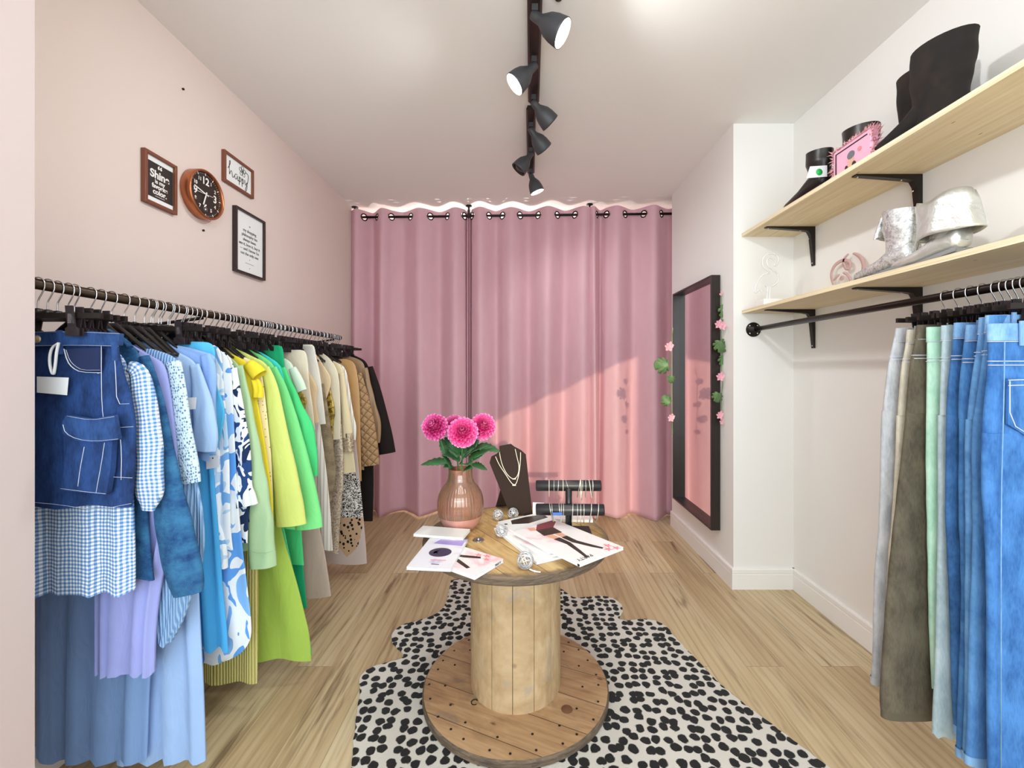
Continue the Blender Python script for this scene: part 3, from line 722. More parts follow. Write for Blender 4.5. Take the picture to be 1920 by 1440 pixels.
# ================================================================ necklace bust and necklaces
M_velvet = mat('dark_brown_velvet', '#2a1b15', .9); M_gold = mat('gold_chain', '#f0e8d2', .4, .3); M_silver = mat('silver_chain', '#e4e2dc', .3, .85)
nb = empty('necklace_stand', (-.03, 1.87, Z2), 'dark brown necklace bust with an easel back behind the magazines', 'necklace stand')
yb, yt = 1.835, 1.92
def bp(px, py, off=0.0):                       # on the leaning front board
    f = (965-py)/130; Y = yb + (yt-yb)*max(0, min(1.05, f)); return P(px, py, Y - off)
board = [(957,966),(918,868),(921,858),(929,854),(937,848),(936,838),(958,834),(964,839),(970,842),(977,846),(986,854),(999,969)]
MB().prism([bp(*q) for q in board], (0, .010, .003)).build('bust_board', M_velvet, nb, bevel=.001)
MB().prism([P(942, 905, 1.875), P(926, 962, 2.0), P(951, 957, 1.98), P(968, 905, 1.875)], (0, .008, 0)).build('easel_back', M_velvet, nb)
def necklace(pts, label, pend):
    q = smooth_poly([bp(x, y, .004) for x, y in pts], 3); q = resample(q, .004)
    r = empty('necklace', q[0], label, 'necklace'); m = MB()
    m.tube(q, .0016, 6); m.build('chain', M_gold, r)
    c = bp(*pend, .005); MB().tube([c - Vector((.008, 0, 0)), c + Vector((.008, 0, 0))], .0028, 8).build('pendant', M_gold, r)
necklace([(936,846),(940,868),(948,886),(958,897),(965,898),(971,892),(974,876),(969,856),(966,842)], 'upper gold necklace on the dark bust, the shorter chain with a small bar', (964, 898))
necklace([(929,856),(936,872),(948,889),(956,902),(962,909),(967,909),(971,898),(974,882),(976,862),(976,848)], 'lower gold necklace on the dark bust, the longer chain ending lowest', (964, 910))

# ================================================================ bracelet stand
bs = empty('bracelet_stand', (.185, 1.63, Z2), 'black two tier T bar bracelet stand on the cable reel table', 'bracelet stand')
M_bs = mat('black_leatherette', '#16161c', .38)
yU, yL = 1.66, 1.615
uA, uB = P(1005, 910.5, yU+.01), P(1127, 910.5, yU-.01); lA, lB = P(1005, 955, yL+.012), P(1133, 956, yL-.012)
rU = .0205; rL = .0212
def bar(a, b, r): 
    d = (b-a).normalized(); L = (b-a).length
    MB().lathe([(0, 0), (r-.002, 0), (r, .003), (r, L-.003), (r-.002, L), (0, L)], a, 28, axis=d).build('bar', M_bs, bs)
bar(uA, uB, rU); bar(lA, lB, rL)
pm = P(1066, 950, 1.65); MB().tube([(pm.x, 1.645, Z2+.012), (pm.x, 1.645, uA.z)], .0125, 16).build('post', M_bs, bs)
c0 = onz(1116, 1016, Z2+.016); cB = onz(1104, 986, Z2+.016); cL = c0 + (c0-cB).cross(Vector((0, 0, 1))).normalized()*(-.155)
if cL.x > c0.x: cL = c0 + (c0-cL)
MB().prism([c0, cB, cB + (cL-c0), cL], (0, 0, -.015)).build('base', mat('brown_black_base', '#2b1d18', .6), bs, bevel=.002)
sp = onz(1104, 1003, Z2+.0165); MB().obox(sp, (.011, 0, 0), (0, .0065, 0), (0, 0, .0005)).build('sticker', M_paper, bs)
def bracelet(px, up, m, label, sag, wid=.0011, slant=0, chain=False):
    a, b, r = (uA, uB, rU) if up else (lA, lB, rL); t = (px - (1005))/((1127 if up else 1133)-1005); c = a.lerp(b, t); d = (b-a).normalized()
    y = Vector((0, 0, 1)).cross(d).normalized(); pts = []
    N = 30
    for k in range(N):
        an = 2*pi*k/N; rr = r + wid + .0004; z = rr*sin(an); 
        if z < 0: z *= sag
        pts.append(c + y*(rr*cos(an)*(1 if z >= 0 else (1-.35*min(1, -z/(rr*sag)))) ) + Vector((0, 0, z)) + d*(slant*z))
    o = MB().tube(pts, wid, 6, closed=True).build('bracelet', m, origin=c)
    return tag(o, label, 'bracelet', 'bracelets on the black T bar stand')
ordn = ['first', 'second', 'third', 'fourth', 'fifth', 'sixth', 'seventh', 'eighth', 'ninth', 'tenth', 'eleventh', 'twelfth']
for i, (px, sg, wd, sl) in enumerate([(1030, 1.9, .0012, 0), (1039, 2.3, .0010, 0), (1047, 2.2, .0014, .06), (1056, 2.2, .0012, 0), (1065, 1.7, .0009, -.35), (1086, 2.0, .0016, .15), (1089, 2.4, .0016, 0), (1092, 2.5, .0011, .05), (1098, 2.0, .0012, 0), (1106, 2.1, .0014, -.15), (1111, 1.9, .0018, 0)]):
    bracelet(px, True, M_silver if i % 3 else M_gold, f'thin chain bracelet on the upper bar of the stand, {ordn[i]} from its left end', sg, wd, sl)
for i, (px, sg, wd, sl) in enumerate([(1033, 1.9, .0015, -.2), (1036, 2.0, .0012, -.1), (1050, 2.2, .0014, -.12), (1053, 2.0, .0012, 0), (1057, 1.9, .0014, 0), (1074, 2.0, .0016, .05), (1083, 2.1, .0012, 0), (1089, 2.4, .0012, 0), (1095, 2.2, .0014, 0), (1108, 2.0, .0018, .1), (1121, 1.8, .0018, .1)]):
    b = bracelet(px, False, M_silver, f'thin chain bracelet on the lower bar of the stand, {ordn[i]} from its left end', sg, wd, sl)
    if i == 2:
        c = b.location + Vector((-.011, -rL-.003, -.008)); o = MB().obox(c, (.018, 0, 0), (0, .002, 0), (0, 0, .005)).build('blue_plate', mat('blue_enamel', '#2f5fb0', .35), b)
        b['label'] = 'bracelet with a wide blue plate on the lower bar of the stand'

# ================================================================ wire balls
def wireball(c, r, label, seed, tail=False):
    rd = random.Random(seed); m = MB(); c = Vector(c)
    for k in range(15):
        z = Vector((rd.gauss(0, 1), rd.gauss(0, 1), rd.gauss(0, 1))).normalized(); x = z.orthogonal().normalized(); y = z.cross(x); o = rd.uniform(-.45, .45)*r; rr = sqrt(r*r-o*o)
        m.tube([c + z*o + (x*cos(a)+y*sin(a))*rr for a in [2*pi*j/22 for j in range(22)]], r*.055, 5, closed=True)
    o = m.build('wire_ball', mat('silver_wire', '#cfd2d8', .35, .6), origin=c); tag(o, label, 'decoration ball', 'silver wire balls on the table')
    if tail: MB().tube(smooth_poly([c+Vector((r*.5, -r*.6, -r*.8)), c+Vector((r*1.1, -r, -r*.9)), c+Vector((r*1.8, -r*1.1, -r*.93))], 2), .0022, 6).lathe([(0, -.004), (.004, 0), (0, .004)], c+Vector((r*1.1, -r, -r*.87)), 10).build('white_cord', M_paper, o)
def ballat(px, py, Y, r): p = P(px, py, Y); return (p.x, Y, Z2+r+.001)
wireball(ballat(985, 1063, 1.345, .0255), .0255, 'silver wire ball with a white cord at the front edge of the table', 1, True)
wireball(ballat(934, 986, 1.78, .0215), .0215, 'silver wire ball between the vase and the necklace bust, left of two', 2)
wireball(ballat(962, 980, 1.80, .0215), .0215, 'silver wire ball at the foot of the necklace bust', 3)
wireball(ballat(940, 1010, 1.60, .022), .022, 'silver wire ball squeezed under the left edge of the magazine stack', 4)

# ================================================================ magazines
M_pages = mat('magazine_pages', '#e9ebf0', .6); M_cov = mat('pale_cover', '#e6e6e4', .35)
def covermat(name, base, blot, lo=.5, sc=9):
    t = NT(name); n = t.noise(t.coord('Object'), sc, 3, .6, .8); t.set(Base_Color=t.ramp(n, [(lo, lin(base)), (lo+.14, lin(blot))]), Roughness=.32); return t.m
M_pinkblot = covermat('pink_blot_cover', '#ebe5e5', '#eab9c2', .53); M_lav = covermat('lavender_cover', '#e4e3ea', '#9d95cf', .56, 7)
M_skin = mat('printed_skin', '#d99f84', .4); M_stock = mat('printed_stocking', '#33241d', .4); M_red = mat('printed_red', '#7d2a33', .4); M_flow = mat('printed_coral_flower', '#e48a92', .4)
def mag(o, ax, ay, L, W, z, th, cov, label, group=None):
    """o: corner; ax: along the length, ay: along the width (unit, horizontal)"""
    o = Vector((o[0], o[1], z)); ax = Vector((*ax, 0)).normalized(); ay = Vector((*ay, 0)); ay = (ay - ax*ay.dot(ax)).normalized(); Zv = Vector((0, 0, 1))
    r = empty('magazine', o, label, 'magazine', group)
    q = lambda u, v, h=0.0: o + ax*(L*u) + ay*(W*v) + Zv*h
    MB().prism([q(.004, .006, .001), q(.996, .006, .001), q(.996, .994, .001), q(.004, .994, .001)], (0, 0, th-.002)).build('pages', M_pages, r)
    m = MB(); m.prism([q(0, 0), q(1, 0), q(1, 1), q(0, 1)], (0, 0, .001)).prism([q(0, 0, th-.001), q(1, 0, th-.001), q(1, 1, th-.001), q(0, 1, th-.001)], (0, 0, .001))
    m.build('cover', cov, r)
    def shape(nm, pts, mt, h=.0004):
        MB().prism([q(u, v, th+.0001) for u, v in pts], (0, 0, h)).build(nm, mt, r)
    return r, q, shape, ax, ay, th
def legs(shape, s=1.0, o=(0, 0), k=1.0):
    f = lambda pts: [(o[0] + u*s, o[1] + v*k) for u, v in pts]
    shape('printed_shorts', f([(.12, .36), (.30, .30), (.34, .66), (.17, .70)]), M_stock)
    shape('printed_legs', f([(.30, .31), (.44, .34), (.44, .46), (.32, .46)]), M_skin); shape('printed_legs', f([(.33, .50), (.45, .50), (.44, .61), (.34, .64)]), M_skin)
    shape('printed_stocking', f([(.43, .33), (.60, .36), (.80, .29), (.93, .235), (.955, .28), (.80, .36), (.60, .455), (.43, .465)]), M_stock)
    shape('printed_stocking', f([(.44, .49), (.60, .49), (.80, .60), (.90, .68), (.885, .73), (.76, .67), (.60, .60), (.44, .615)]), M_stock)
    for cx_, cy_ in ((.88, .84), (.94, .74), (.97, .88)):
        shape('printed_flower', f([(cx_+.055*(1 if j % 2 else .4)*cos(j*pi/5), cy_+.08*(1 if j % 2 else .4)*sin(j*pi/5)) for j in range(10)]), M_flow)
# right-hand stack, from the bottom up
zb = Z2 + .001
b0 = (-.105, 1.668); bx = (.19, -.33); byv = (.86, .5)
mag(b0, (.16, -.31), byv, .335, .205, zb, .008, M_cov, 'white magazine at the bottom of the fanned stack beside the bracelet stand')
mag((-.098, 1.678), (.178, -.318), byv, .335, .205, zb+.0085, .008, M_pinkblot, 'white magazine with pale pink cover, second from the bottom of the fanned stack')
r, q, sh, ax, ay, th = mag((-.092, 1.690), (.205, -.315), byv, .335, .205, zb+.017, .007, M_cov, 'white magazine with a dark haired figure peeking out, third in the fanned stack')
sh('printed_hair', [(.05, .25), (.16, .16), (.24, .45), (.20, .95), (.08, .98), (.04, .6)], M_stock); sh('printed_lips', [(.10, .05), (.13, .04), (.14, .09), (.11, .1)], M_stock)
o4 = onz(962, 997, zb+.034); e4 = onz(1087, 1058, zb+.034); s4 = onz(1116, 1014, zb+.034)
r, q, sh, ax, ay, th = mag((o4.x, o4.y), (e4.x-o4.x, e4.y-o4.y), (s4.x-e4.x, s4.y-e4.y), (e4-o4).length, .205, zb+.025, .009, M_pinkblot, 'magazine on top of the fanned stack, its cover showing legs in black stockings')
legs(sh)
sh('printed_body', [(.0, .55), (.12, .36), (.17, .70), (.06, .93), (0, .93)], M_red); sh('printed_hand', [(.02, .30), (.10, .26), (.13, .36), (.05, .42)], M_skin)
text('PARTY', .022, q(.93, .22, th+.0003), -ay, ax, M_ink, r)
tb = q(.985, 0, .0045); MB().obox(tb, ax*.004, ay*.0006, Vector((0, 0, .0035))).build('spine_mark', M_ink, r)
# left-hand group
p3 = onz(890, 1080, zb+.012); q3 = onz(944, 1048, zb+.012)
w3 = Vector((q3.x-p3.x, q3.y-p3.y)); 
r, q, sh, ax, ay, th = mag((p3.x - .17*.75*-0 + w3.orthogonal().normalized().x*0, p3.y), (w3.x, w3.y), (-.75, .55), w3.length, .235, zb, .012, M_pinkblot, 'white magazine with printed legs and pink flowers, lying right of the lavender one')
def M3(u, v): return (v, u)
sh('printed_legs', [(.30, .98), (.34, .72), (.44, .72), (.48, .98)], M_skin)
sh('printed_stocking', [(.34, .74), (.30, .50), (.16, .22), (.24, .20), (.40, .48), (.44, .74)], M_stock); sh('printed_stocking', [(.42, .74), (.55, .46), (.72, .26), (.79, .30), (.62, .54), (.50, .78)], M_stock)
for a, b in ((.84, .36), (.90, .24), (.76, .18)): sh('printed_flower', [(a+.09*(1 if j % 2 else .4)*cos(j*pi/5), b+.07*(1 if j % 2 else .4)*sin(j*pi/5)) for j in range(10)], M_flow)
text('PARTY', .010, q(.0, .45, .006) - ax*.0004, -ay, Vector((0, 0, 1)), M_ink, r)
text('PARTY', .010, q(.80, 0, .006) - ay*.0004, ax, Vector((0, 0, 1)), M_ink, r)
a2 = onz(762, 1063, zb+.021); b2 = onz(845, 1067, zb+.021); c2 = onz(868, 1011, zb+.021)
r, q, sh, ax, ay, th = mag((a2.x, a2.y), (b2.x-a2.x, b2.y-a2.y), (0, 1), (b2-a2).length, (Vector((c2.x, c2.y))-Vector((b2.x, b2.y))).length, zb+.0125, .008, M_lav, 'white and lavender magazine with a dark oval picture, hanging over the left table edge')
sh('oval_picture', [(.52+.27*cos(a), .50+.15*sin(a)) for a in [2*pi*k/28 for k in range(28)]], mat('dark_plum_print', '#3a3450', .4))
sh('oval_highlight', [(.36, .50), (.42, .56), (.40, .52), (.50, .58), (.44, .50), (.50, .44), (.42, .47), (.38, .43)], mat('pale_print', '#cfcbe0', .4))
sh('title_line', [(.42, .235), (.78, .235), (.78, .255), (.42, .255)], M_flow); sh('small_line', [(.50, .11), (.68, .11), (.68, .125), (.50, .125)], M_stock)
sh('purple_print', [(.20, .80), (.95, .74), (.95, .93), (.30, .95)], mat('violet_print', '#a893d6', .4))
a1 = onz(775, 1003, zb+.027); b1 = onz(868, 1010, zb+.027)
mag((a1.x, a1.y), (b1.x-a1.x, b1.y-a1.y), (0, 1), (b1-a1).length, .085, zb+.0215, .0085, M_cov, 'thin white booklet lying across the far end of the lavender magazine')
k1 = onz(1010, 972, Z2+.012); mag((k1.x, k1.y), (1, -.08), (.05, 1), .22, .13, zb, .010, M_pinkblot, 'pale pink magazine lying flat behind the bracelet stand')
cd = P(1001, 945, 1.80); MB().prism([P(999, 942, 1.80), P(1020, 943, 1.80), P(1020, 975, 1.79), P(999, 975, 1.79)], (0, .002, 0)).build('card', M_paper); tag(bpy.data.objects['card'], 'plain white card standing between the necklace bust and bracelet stand', 'card')
# ================================================================ left clothes rail
RX, RZ = -1.135, 1.402
M_rail = mat('dark_bronze_rail', '#3a2b1f', .35, .6); M_hang = mat('black_hanger', '#1a1411', .38); M_clip = mat('clip_dark', '#2a2224', .4)
rr_ = empty('clothes_rail', (RX, 1.8, RZ), 'dark bronze clothes rail along the pink wall, full of hangers', 'clothes rail')
MB().tube([(RX, .946, RZ), (RX, 2.70, RZ)], .0128, 20).build('rail', M_rail, rr_)
MB().tube([(RX, 2.695, RZ), (RX, 2.712, RZ)], .0142, 20).build('end_cap', M_black, rr_)
MB().lathe([(0, 0), (.034, 0), (.034, .006), (.016, .008), (.016, .03), (0, .03)], (RX, .944, RZ), 20, axis=(0, 1, 0)).build('flange', M_black, rr_)
for y in (1.56, 2.66):
    MB().tube([(XL, y, RZ-.05), (RX-.012, y, RZ-.014)], .006, 8).build('wall_bracket', M_black, rr_)

def hook_mb(top=True):
    r = .0162; pts = [(-.0155, 0, -.004)] + [(r*cos(a), 0, r*sin(a)) for a in [pi - k*pi/10 for k in range(0, 11)]] + [(.0155, 0, -.010), (.0085, 0, -.024), (.0015, 0, -.036), (0, 0, -.044), (0, 0, -.070)]
    return MB().tube(smooth_poly(pts, 1), .0016, 7)
def make_shoulder_hanger():
    r = empty('shoulder_hanger', (0, 0, 0), 'x', 'hanger'); hook_mb().build('hook', M_chrome, r)
    m = MB(); rings = []
    for k in range(-14, 15):
        x = k/14*.108; a = abs(x); z = -.072 - (0 if a < .014 else .86*(a-.014) if a < .10 else .074 + .6*(a-.10)) ; hgt = .016 if a > .03 else .022
        hgt = hgt*(1 - .35*(a/.108)); w = .0065 + .004*(a/.108)
        rings.append([Vector((x + 0*sin(t), w*cos(t), z - hgt*.5 + hgt*.55*sin(t))) for t in [2*pi*j/10 for j in range(10)]])
    m.rings(rings, cap0=True, cap1=True); m.build('hanger_arms', M_hang, r)
    MB().tube([(-.09, 0, -.150), (.09, 0, -.150)], .004, 6).build('cross_bar', M_hang, r)
    MB().lathe([(0, 0), (.005, 0), (.006, -.008), (0, -.009)], (0, 0, -.060), 10).build('hook_ferrule', M_hang, r)
    return r
def make_clip_hanger(half=.150, cx_=.086):
    r = empty('clip_hanger', (0, 0, 0), 'x', 'hanger'); hook_mb().build('hook', M_chrome, r)
    MB().obox((0, 0, -.074), (half, 0, 0), (0, .004, 0), (0, 0, .0065)).lathe([(0, 0), (.012, 0), (.009, .010), (0, .012)], (0, 0, -.068), 12).build('bar', M_hang, r)
    for s in (-1, 1):
        m = MB()
        for q in (-1, 1):
            pts = [(-.0085, q*.011, -.052), (.0085, q*.011, -.052), (.0095, q*.008, -.075), (.0085, q*.0045, -.100), (.016, q*.0035, -.104), (.016, q*.003, -.122), (-.016, q*.003, -.122), (-.016, q*.0035, -.104), (-.0085, q*.0045, -.100), (-.0095, q*.008, -.075)]
            m.prism([(x + s*cx_, y, z) for x, y, z in pts], (0, q*.003, 0))
        c = m.build('clip', M_clip, r)
        MB().obox((s*cx_, -.0115, -.082), (.003, 0, 0), (0, .0016, 0), (0, 0, .011)).build('clip_spring', M_chrome, c)
    return r
H_S, H_C = make_shoulder_hanger(), make_clip_hanger()
_first = {'S': True, 'C': True}
def hanger(kind, Y, label, rx=RX, rz=RZ, group=None, dx=0, flipx=False):
    src = H_S if kind == 'S' else H_C; loc = (rx+dx, Y, rz); rot = random.uniform(-.10, .10) + (pi if flipx else 0)
    if _first[kind]:
        _first[kind] = False; src.location = loc; src.rotation_euler.z = rot; src['label'] = label
        if group: src['group'] = group
        return src
    return dup(src, loc, rot, label, group)

DEPTH = [(1.0, 1.0), (1.06, 1.06), (1.215, 1.2), (1.333, 1.305), (1.482, 1.42), (1.554, 1.475), (1.61, 1.52), (1.672, 1.58), (1.738, 1.64), (1.85, 1.73), (1.915, 1.785), (2.0, 1.855), (2.21, 2.09), (2.43, 2.37), (2.58, 2.55), (2.668, 2.66), (2.8, 2.78)]
def rail_y(y):                                # where along the rail a garment hangs
    for (a, b), (c, d) in zip(DEPTH, DEPTH[1:]):
        if y <= c: return b + (d-b)*(y-a)/(c-a)
    return y
def rowpts(px_pts, Y):
    q = [P(x, y, Y) for x, y in px_pts]
    return resample(smooth_poly(q, 2), .014)
import re
def brief(l): return re.split(r',| with | peeping | hanging | showing | at the | reaching | clipped | held | below | beside | next ', l)[0]
def garment(name, label, cat, Y, pts, m, t=.016, folds=(7, .006), hang='S', ls=.82, clampx=-1.372, lx=None, hem=.006, sleeves=(), xc=RX, mirror=True, short=None, topw=.35, seed=None, pw=.72):
    """pts: right edge of the cloth, top to hem (picture columns and rows at depth Y)"""
    sd = seed if seed is not None else int(Y*1000); rnd = random.Random(sd); Y = rail_y(Y); t *= .78
    R = rowpts(pts, Y); N = 56; rings = []; uvs = []
    d = 0; L = [0]
    for a, b in zip(R, R[1:]): L.append(L[-1] + (b-a).length)
    ph = rnd.uniform(0, 6); k1 = folds[0]; kk = k1*rnd.uniform(1.5, 1.9); ph2 = rnd.uniform(0, 6)
    for i, p in enumerate(R):
        s = L[i]; xr = p.x; xl = max(clampx, xc - (xr-xc)*ls)
        if lx is not None: xl = xl + (lx - xl)*min(1, s/.3)
        if xr - xl < .03: xl = xr-.03
        hw = (xr-xl)/2; xm = (xr+xl)/2
        tt = t*min(1, topw + (1-topw)*s/.10); am = folds[1]*min(1, max(0, (s-.05)/.30)); rg = []; uv = []
        for j in range(N):
            th = 2*pi*j/N; c, sn = cos(th), sin(th)
            x = xm + hw*math.copysign(abs(c)**pw, c); nx = (x-xl)/(2*hw)
            f = am*(sin(k1*pi*nx*2*.5 + ph + 1.2*s) + .55*sin(kk*pi*nx + ph2 - .9*s)); y = Y + tt*math.copysign(abs(sn)**.7, sn) + f*(1 - abs(2*nx-1)**6)
            z = p.z + (hem*sin(k1*pi*nx + ph)*min(1, max(0, (s - L[-1] + .12)/.12)) if L[-1]-s < .12 else 0)
            rg.append(Vector((x, y, max(.004, z)))); uv.append((x - xc, s))
        rings.append(rg); uvs.append(uv)
    mb = MB().rings(rings, uvs, cap0=False)
    o = mb.build(name, m); tag(o, label, cat)
    for sv in sleeves: sleeve(o, Y, mirror=mirror, xc=xc, ls=ls, clampx=clampx, m0=m, seed=sd, **sv)
    if hang:
        hanger(hang, Y, f"{'black shoulder hanger' if hang == 'S' else 'black hanger with two clips'} holding the {short or brief(label)}")
    return o
def sleeve(o, Y, path, m=None, dy=-.006, name='sleeve', mirror=True, xc=RX, ls=.82, clampx=-1.372, m0=None, yr=.5, ymax=.021, wr=.0, frill=0.0, seed=0, both=True):
    """path: (column, row, half width in pixels) from the shoulder to the cuff"""
    q = [Vector(((x-VX)*(Y+dy)/F, w*(Y+dy)/F, H+(VY-y)*(Y+dy)/F)) for x, y, w in path]      # y slot carries the half width
    q = resample(smooth_poly(q, 2), .011); rnd = random.Random(seed); a0 = rnd.uniform(0, 6)
    for side in ((1, -1) if mirror and both else (1,)):
        rings = []; uvs = []; s = 0; N = 30
        for i, p in enumerate(q):
            dv = q[min(i+1, len(q)-1)] - q[max(i-1, 0)]; dv.y = 0; dv.normalize(); pr = Vector((dv.z, 0, -dv.x))
            if pr.x < 0: pr = -pr
            w = p.y; ry = min(ymax, max(.008, w*yr)); rg = []; uv = []
            if i: s += (Vector((q[i].x, 0, q[i].z)) - Vector((q[i-1].x, 0, q[i-1].z))).length
            e = i/(len(q)-1)
            for j in range(N):
                th = 2*pi*j/N; rip = 1 + wr*sin(4*th + a0 + s*14) + wr*.7*sin(s*60 + 2*th) + frill*e**4*sin(9*th)
                v = Vector((p.x, Y+dy, p.z)) + pr*(w*cos(th)*(1 + .3*wr*sin(s*45+a0))) + Vector((0, ry*sin(th)*rip, 0))
                if side < 0: v.x = max(clampx, xc - (v.x-xc)*ls)
                v.z = max(v.z, .004)
                rg.append(v); uv.append((w*cos(th) + side*.3, s))
            rings.append(rg); uvs.append(uv)
        MB().rings(rings, uvs, cap0=True).build(name, m or m0, o)
def strip(o, name, pts, Y, w, m, th=.0015):     # flat band following picture points at depth Y
    q = [P(x, y, Y) for x, y in pts]; MB().tube(smooth_poly(q, 1), w, 8, flat=.4).build(name, m, o)
def patch(o, name, poly, Y, m, th=.004, bevel=0):
    return MB().prism([P(x, y, Y) for x, y in poly], (0, th, 0)).build(name, m, o, bevel=bevel)
M_tag = mat('white_tag', '#eceef0', .6)
def pricetag(o, poly, Y, string=None, hole=None):
    t = patch(o, 'price_tag', poly, Y, M_tag, .0012)
    if string: MB().tube(smooth_poly([P(x, y, Y) for x, y in string], 2), .004 if len(string) > 3 else .001, 6, flat=.5).build('tag_ribbon', M_tag, t)
    if hole: MB().lathe([(.0022, 0), (.0022, .0004), (0, .0004)], P(*hole, Y-.0008), 8, axis=(0, -1, 0)).build('tag_hole', M_ink, t)

# ---- 1 denim cargo skirt
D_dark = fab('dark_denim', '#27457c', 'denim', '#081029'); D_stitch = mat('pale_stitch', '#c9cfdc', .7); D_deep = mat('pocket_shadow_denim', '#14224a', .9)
D_tape = fab('dark_denim_light', '#2f5087', 'denim', '#0f1c42')
sk = garment('denim_skirt', 'dark blue denim mini skirt with cargo pocket, nearest on the left rail', 'skirt', 1.06, [(221,626),(221,652),(231,700),(246,740),(255,800),(252,893),(247,947)], D_dark, t=.022, folds=(5, .004), hang='C', ls=1.0, xc=-1.16, topw=.8, hem=.004, short='dark denim cargo skirt')
yF = 1.06-.026
wb = [P(x, y, yF) for x, y in [(50,624),(104,622),(158,619),(221,624),(219,645),(160,648),(104,650),(50,652)]]
patch(sk, 'waistband', [(48,623),(104,621),(160,620),(224,625),(222,648),(160,647),(104,648),(48,650)], yF, D_tape, .012, .002)
for a, b in (((48,622.5),(224,625.5)), ((48,649),(222,649))): strip(sk, 'stitching', [a, ((a[0]+b[0])/2, (a[1]+b[1])/2-2), b], yF-.001, .0009, D_stitch)
patch(sk, 'belt_loop', [(105,619),(115,619),(116,664),(107,665)], yF-.004, D_tape, .004, .001); patch(sk, 'belt_loop', [(208,640),(219,640),(221,676),(210,676)], yF-.004, D_tape, .004, .001)
MB().lathe([(0, .003), (.0085, .002), (.0095, 0), (0, 0)], P(70, 636, yF-.001), 18, axis=(0, -1, 0)).build('button', mat('brass_button', '#d9c8a0', .35, .7), sk)
patch(sk, 'front_pocket', [(122,654),(189,652),(188,694),(150,698),(128,684)], yF+.001, D_deep, .006)
strip(sk, 'stitching', [(120,654),(126,677),(136,690),(152,698),(189,699)], yF-.001, .0016, D_stitch); strip(sk, 'stitching', [(124,656),(130,675),(140,686),(154,694),(187,694)], yF-.001, .0008, D_stitch)
MB().lathe([(0, .0015), (.003, 0), (0, 0)], P(184, 700, yF-.001), 10, axis=(0, -1, 0)).build('rivet', M_chrome, sk)
for pts in ([(190,648),(190,700),(191,760),(196,800)], [(214,660),(217,700),(219,758),(242,757)], [(121,890),(160,893),(200,890)], [(63,942),(110,946),(180,957),(246,944)], [(224,800),(228,850),(227,900)], [(216,802),(250,800)], [(206,894),(248,896)]): strip(sk, 'stitching', pts, yF-.0005, .0009, D_stitch)
cp_ = patch(sk, 'cargo_pocket', [(119,812),(212,806),(207,880),(199,928),(112,920),(120,880)], yF-.012, D_dark, .014, .003)
fp = patch(sk, 'pocket_flap', [(124,778),(170,786),(214,778),(222,825),(180,830),(140,826),(116,812),(117,790)], yF-.016, D_tape, .010, .003)
for par, pts in ((fp, [(126,780),(170,788),(214,781)]), (fp, [(118,796),(122,812),(145,824),(180,827.5),(221,823)]), (cp_, [(113,916),(160,922),(198,926)]), (cp_, [(196,830),(190,870),(180,924)]), (cp_, [(158,838),(150,880),(146,912)])):
    strip(par, 'stitching', pts, yF-.0168 if par is fp else yF-.0126, .0009, D_stitch)
pricetag(sk, [(69,706),(128,708),(125,741),(69,736)], yF-.008, [(110,643),(96,652),(92,680),(100,708),(104,684),(106,660),(110,643)])
# ---- 2 gingham blouse
G_ = fab('blue_gingham', '#e9f0f6', 'gingham', '#4f7fb8', .78)
garment('gingham_blouse', 'blue and white gingham blouse with puffed sleeve, just behind the denim skirt', 'blouse', 1.105, [(196,646),(225,661),(241,690),(246,800),(250,950),(253,1040),(253,1110)], G_, t=.018, folds=(9, .008), ls=.95, hem=.006,
        sleeves=[dict(path=[(243,688,12),(262,694,16),(269,740,22),(277,800,24),(280,880,27),(281,928,26),(279,948,14),(278,956,12)], wr=.10, ymax=.03)])
# ---- 3 cardigan
K_ = fab('teal_fuzzy_knit', '#3f7ba8', 'fuzzy', '#1c3d73')
cd_ = garment('cardigan', 'fuzzy teal blue cardigan with a wide sleeve, behind the gingham blouse', 'cardigan', 1.150, [(196,618),(217,630),(243,645),(262,662),(271,720),(271,800),(276,950),(284,1050),(289,1085)], K_, t=.017, folds=(5, .005), ls=.9,
        sleeves=[dict(path=[(270,668,9),(284,720,15),(296,790,20),(307,870,24),(320,950,30),(335,1030,36),(350,1092,33),(353,1112,28)], wr=.08, ymax=.026)])
strip(cd_, 'collar', [(200,618),(218,628),(236,640),(244,650)], rail_y(1.150)-.012, .010, K_)
# ---- 4 lilac dress
L_ = fab('periwinkle_jersey', '#9aa2dd', 'plain')
garment('jersey_dress', 'periwinkle jersey dress with soft vertical folds, behind the teal cardigan', 'dress', 1.182, [(235,640),(250,648),(284,668),(309,680),(319,728),(328,800),(334,870),(330,950),(312,1050),(300,1110),(292,1180),(290,1262)], L_, t=.016, folds=(11, .008), ls=.9, lx=-1.15)
# ---- 5 open knit jumper
O_ = fab('open_knit_blue', '#c9dfec', 'mesh', '#4d6f9c', 1.7); OR_ = fab('pale_blue_rib', '#9dc0e4', 'rib', '#6d93c4')
ok_ = garment('knit_jumper', 'pale blue jumper with open knit sleeve and ribbed lower half', 'jumper', 1.215, [(285,654),(321,665),(338,680),(342,720),(352,800),(364,880),(376,930),(384,990),(382,1050),(362,1110),(345,1165),(322,1206)], OR_, t=.015, folds=(6, .004), ls=.85, lx=-1.035,
        sleeves=[dict(path=[(325,678,14),(333,720,15),(338,780,17),(346,830,18),(354,880,20),(357,905,19)], m=O_, wr=.04, ymax=.02, dy=-.010)])
